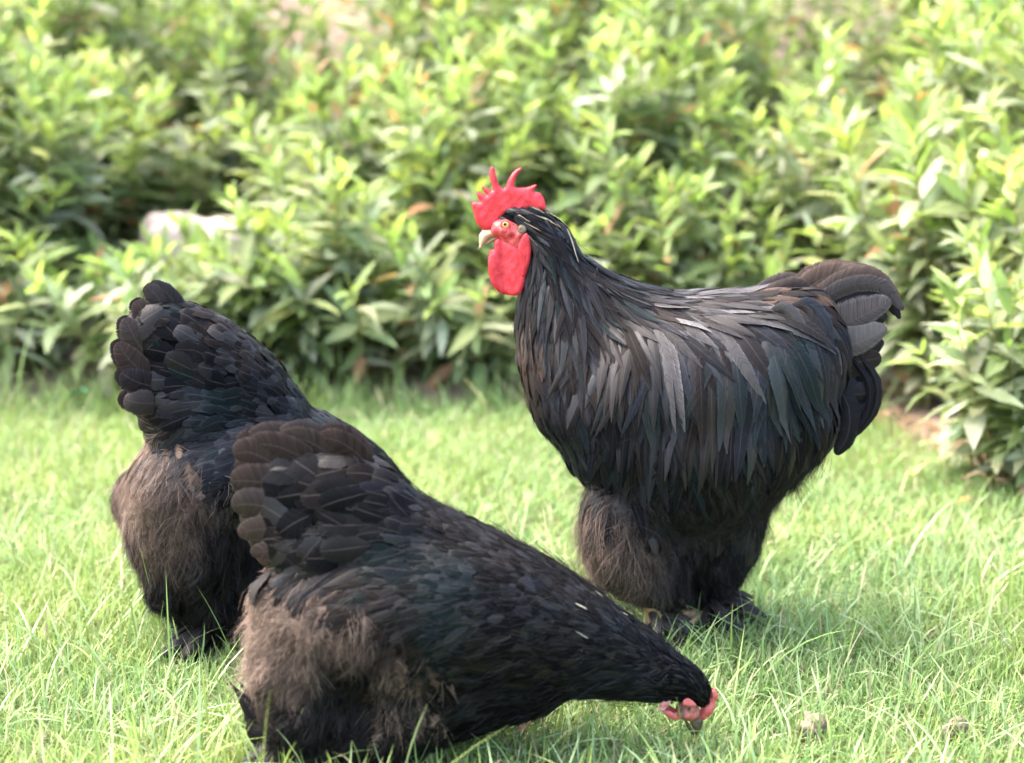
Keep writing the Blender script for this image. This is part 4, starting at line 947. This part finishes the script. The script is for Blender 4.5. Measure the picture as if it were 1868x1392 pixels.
for i, (x, y, h, sp, ns, lab, ll, pale, lean) in enumerate(SH):
    tot += shrub(x, y, h, sp, ns, lab, 500 + i, ll=ll, pale=pale, lean=lean)
print('leaves', tot)
# small seedling sprigs at the right foot of the hedge
st = lump('stone_block', (at_y(370, 402, 4.22)[0], 4.22, .18), (.30, .22, .33), M_STONE, 5, rough=.3, sq=5)
tag(st, 'pale stone block among the shrubs at the left', 'stone')

# ------------------------------------------------------------------ grass
def noise2(x, y, s, seed):
    r = np.random.default_rng(seed); v = 0
    for k in range(5):
        a = r.normal(0, s, 2); v = v + np.sin(a[0] * x + a[1] * y + r.uniform(0, 6.28))
    return v / 5
def grass(n, y0, y1, seed, lmin, lmax, wid, margin=0.12, pale=.05, KK=4):
    r = np.random.default_rng(seed)
    Y = np.sqrt(r.uniform(y0 ** 2, y1 ** 2, n)); X = r.uniform(-1, 1, n) * (0.325 * Y + margin)
    ok = Y < hedge_y(X) + r.normal(.06, .06, n); X, Y = X[ok], Y[ok]; n = len(X)
    g = noise2(X, Y, 6, 1) + .6 * noise2(X, Y, 17, 2)
    L = r.uniform(lmin, lmax, n) * (1 + .25 * g); L *= np.where(r.random(n) < .06, 1.7, 1)
    az = r.uniform(0, 6.283, n); lean = np.clip(r.normal(.55, .35, n), .02, 1.35); bend = r.normal(.55, .45, n)
    t = np.linspace(0, 1, KK)
    th = lean[:, None] + bend[:, None] * t[None]          # angle from vertical along the blade
    dz = np.cos(th); dh = np.sin(th); st = L[:, None] / (KK - 1)
    z = np.concatenate([np.zeros((n, 1)), np.cumsum(dz[:, :-1] * st, 1)], 1); h = np.concatenate([np.zeros((n, 1)), np.cumsum(dh[:, :-1] * st, 1)], 1)
    sidew = r.normal(0, .25, n)[:, None] * h * t
    ca, sa = np.cos(az)[:, None], np.sin(az)[:, None]
    P = np.stack([X[:, None] + h * ca - sidew * sa, Y[:, None] + h * sa + sidew * ca, np.maximum(z, .002 + .004 * r.random((n, 1))) - .006], -1)
    B = np.stack([-sa, ca, np.zeros_like(sa)], -1); tw = r.normal(0, .6, n)[:, None, None]
    B = unit(B + tw * np.array((0, 0, .7)))
    w = (wid * r.uniform(.6, 1.35, n))[:, None] * np.interp(t, [0, .25, .5, .75, 1], [.8, 1, .92, .62, .06])[None] * .5
    V = np.stack([P - B * w[..., None], P + B * w[..., None]], 2).reshape(-1, 3)
    base = np.array((.170, .265, .070)); yel = np.array((.250, .322, .075)); cool = np.array((.138, .245, .090)); straw = np.array((.42, .39, .23))
    m = np.clip(.5 + .9 * g + r.normal(0, .35, n), 0, 1)[:, None]
    c = cool * (1 - m) + yel * m; c = c * .6 + base * .4; c = c * r.uniform(.75, 1.3, (n, 1))
    s_ = r.random(n) < .11; c[s_] = straw * r.uniform(.6, 1.15, (s_.sum(), 1))
    s_ = r.random(n) < pale; c[s_] = np.array((.30, .42, .20)) * r.uniform(.8, 1.1, (s_.sum(), 1))
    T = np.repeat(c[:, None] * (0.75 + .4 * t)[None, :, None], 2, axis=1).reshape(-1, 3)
    b = ((np.arange(n) * 2 * KK)[:, None] + (np.arange(KK - 1) * 2)[None]).ravel()
    return V, np.stack([b, b + 1, b + 3, b + 2], -1), T
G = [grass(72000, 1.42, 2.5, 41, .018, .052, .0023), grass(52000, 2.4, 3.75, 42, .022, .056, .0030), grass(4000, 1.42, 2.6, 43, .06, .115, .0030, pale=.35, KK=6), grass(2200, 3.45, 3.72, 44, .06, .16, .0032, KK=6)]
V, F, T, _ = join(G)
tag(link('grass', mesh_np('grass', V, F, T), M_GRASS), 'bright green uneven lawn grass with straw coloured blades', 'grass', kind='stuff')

# ------------------------------------------------------------------ small things on the lawn
p = at_z(1480, 1352); tag(lump('dry_clod', (p[0], p[1], .016), (.034, .028, .032), M_CLOD, 8, rough=.6, sq=2.2), 'brown dry clod on the grass right of the pecking hen', 'clod')
p = at_z(1742, 1345); tag(lump('dry_clod', (p[0], p[1], .010), (.03, .024, .022), M_CLOD, 9, rough=.7, sq=2.2), 'small straw coloured clod near the lower right corner', 'clod')
p = at_z(160, 760); 
def scrap(name, c, size, mat, seed, label, cat, rz=0.0, kind=0):
    v, f, u = LEAVES[kind]; V = v.copy(); r = np.random.default_rng(seed)
    V[:, 2] += .15 * np.sin(V[:, 1] * 5 + seed); V[:, 2] -= V[:, 2].min()
    o = link(name, mesh_np(name, V * size, f, fuv=u), mat, loc=c); o.rotation_euler = (r.normal(0, .15), r.normal(0, .15), rz); o.color = (.42, .26, .17, 1)
    return tag(o, label, cat)
scrap('plastic_scrap', (p[0], p[1], .03), .09, M_TEAL, 1, 'teal plastic scrap in the grass at the far left', 'scrap', 1.4, 3)
DL = [(1765, 945, 'curled dry leaf on the grass edge below the right shrub'), (1690, 880, 'pinkish dry leaf under the right shrub, left of another'), (1750, 890, 'dry leaf lying deepest under the right shrub'), (940, 1362, 'dry leaf in the grass under the pecking hen'), (1810, 905, 'dry leaf at the right edge under the shrub')]
for i, (x, y, lab) in enumerate(DL):
    p = at_z(x, y); scrap('dry_leaf', (p[0], p[1], .018), .055, M_LEAF, 20 + i, lab, 'leaf', i * 1.9, i)

r = np.random.default_rng(77); parts = []
for i in range(260):
    x = r.uniform(.62, 1.15); y = float(hedge_y(x)) + r.normal(.06, .11)
    if y < 2.5: continue
    v, f, u = LEAVES[r.integers(len(LEAVES))]; a = r.uniform(0, 6.28); L = r.uniform(.02, .06)
    Vv = v.copy(); Vv[:, 2] += r.uniform(-.5, .8) * (Vv[:, 1] - .5) ** 2
    ca, sa = math.cos(a), math.sin(a); Vv = Vv @ np.array([[ca, sa, 0], [-sa, ca, 0], [0, 0, 1]]) * L
    Vv[:, 2] += .03 - Vv[:, 2].min() * .5
    c = np.array((.30, .20, .14)) * r.uniform(.5, 1.4)
    parts.append((Vv + (x, y, 0), f, np.broadcast_to(c, (len(v), 3)), u))
V, F, T, U = join(parts)
tag(link('leaf_litter', mesh_np('leaf_litter', V, F, T, U), M_FOL), 'scattered brown leaf litter under the right shrubs', 'litter', kind='stuff')
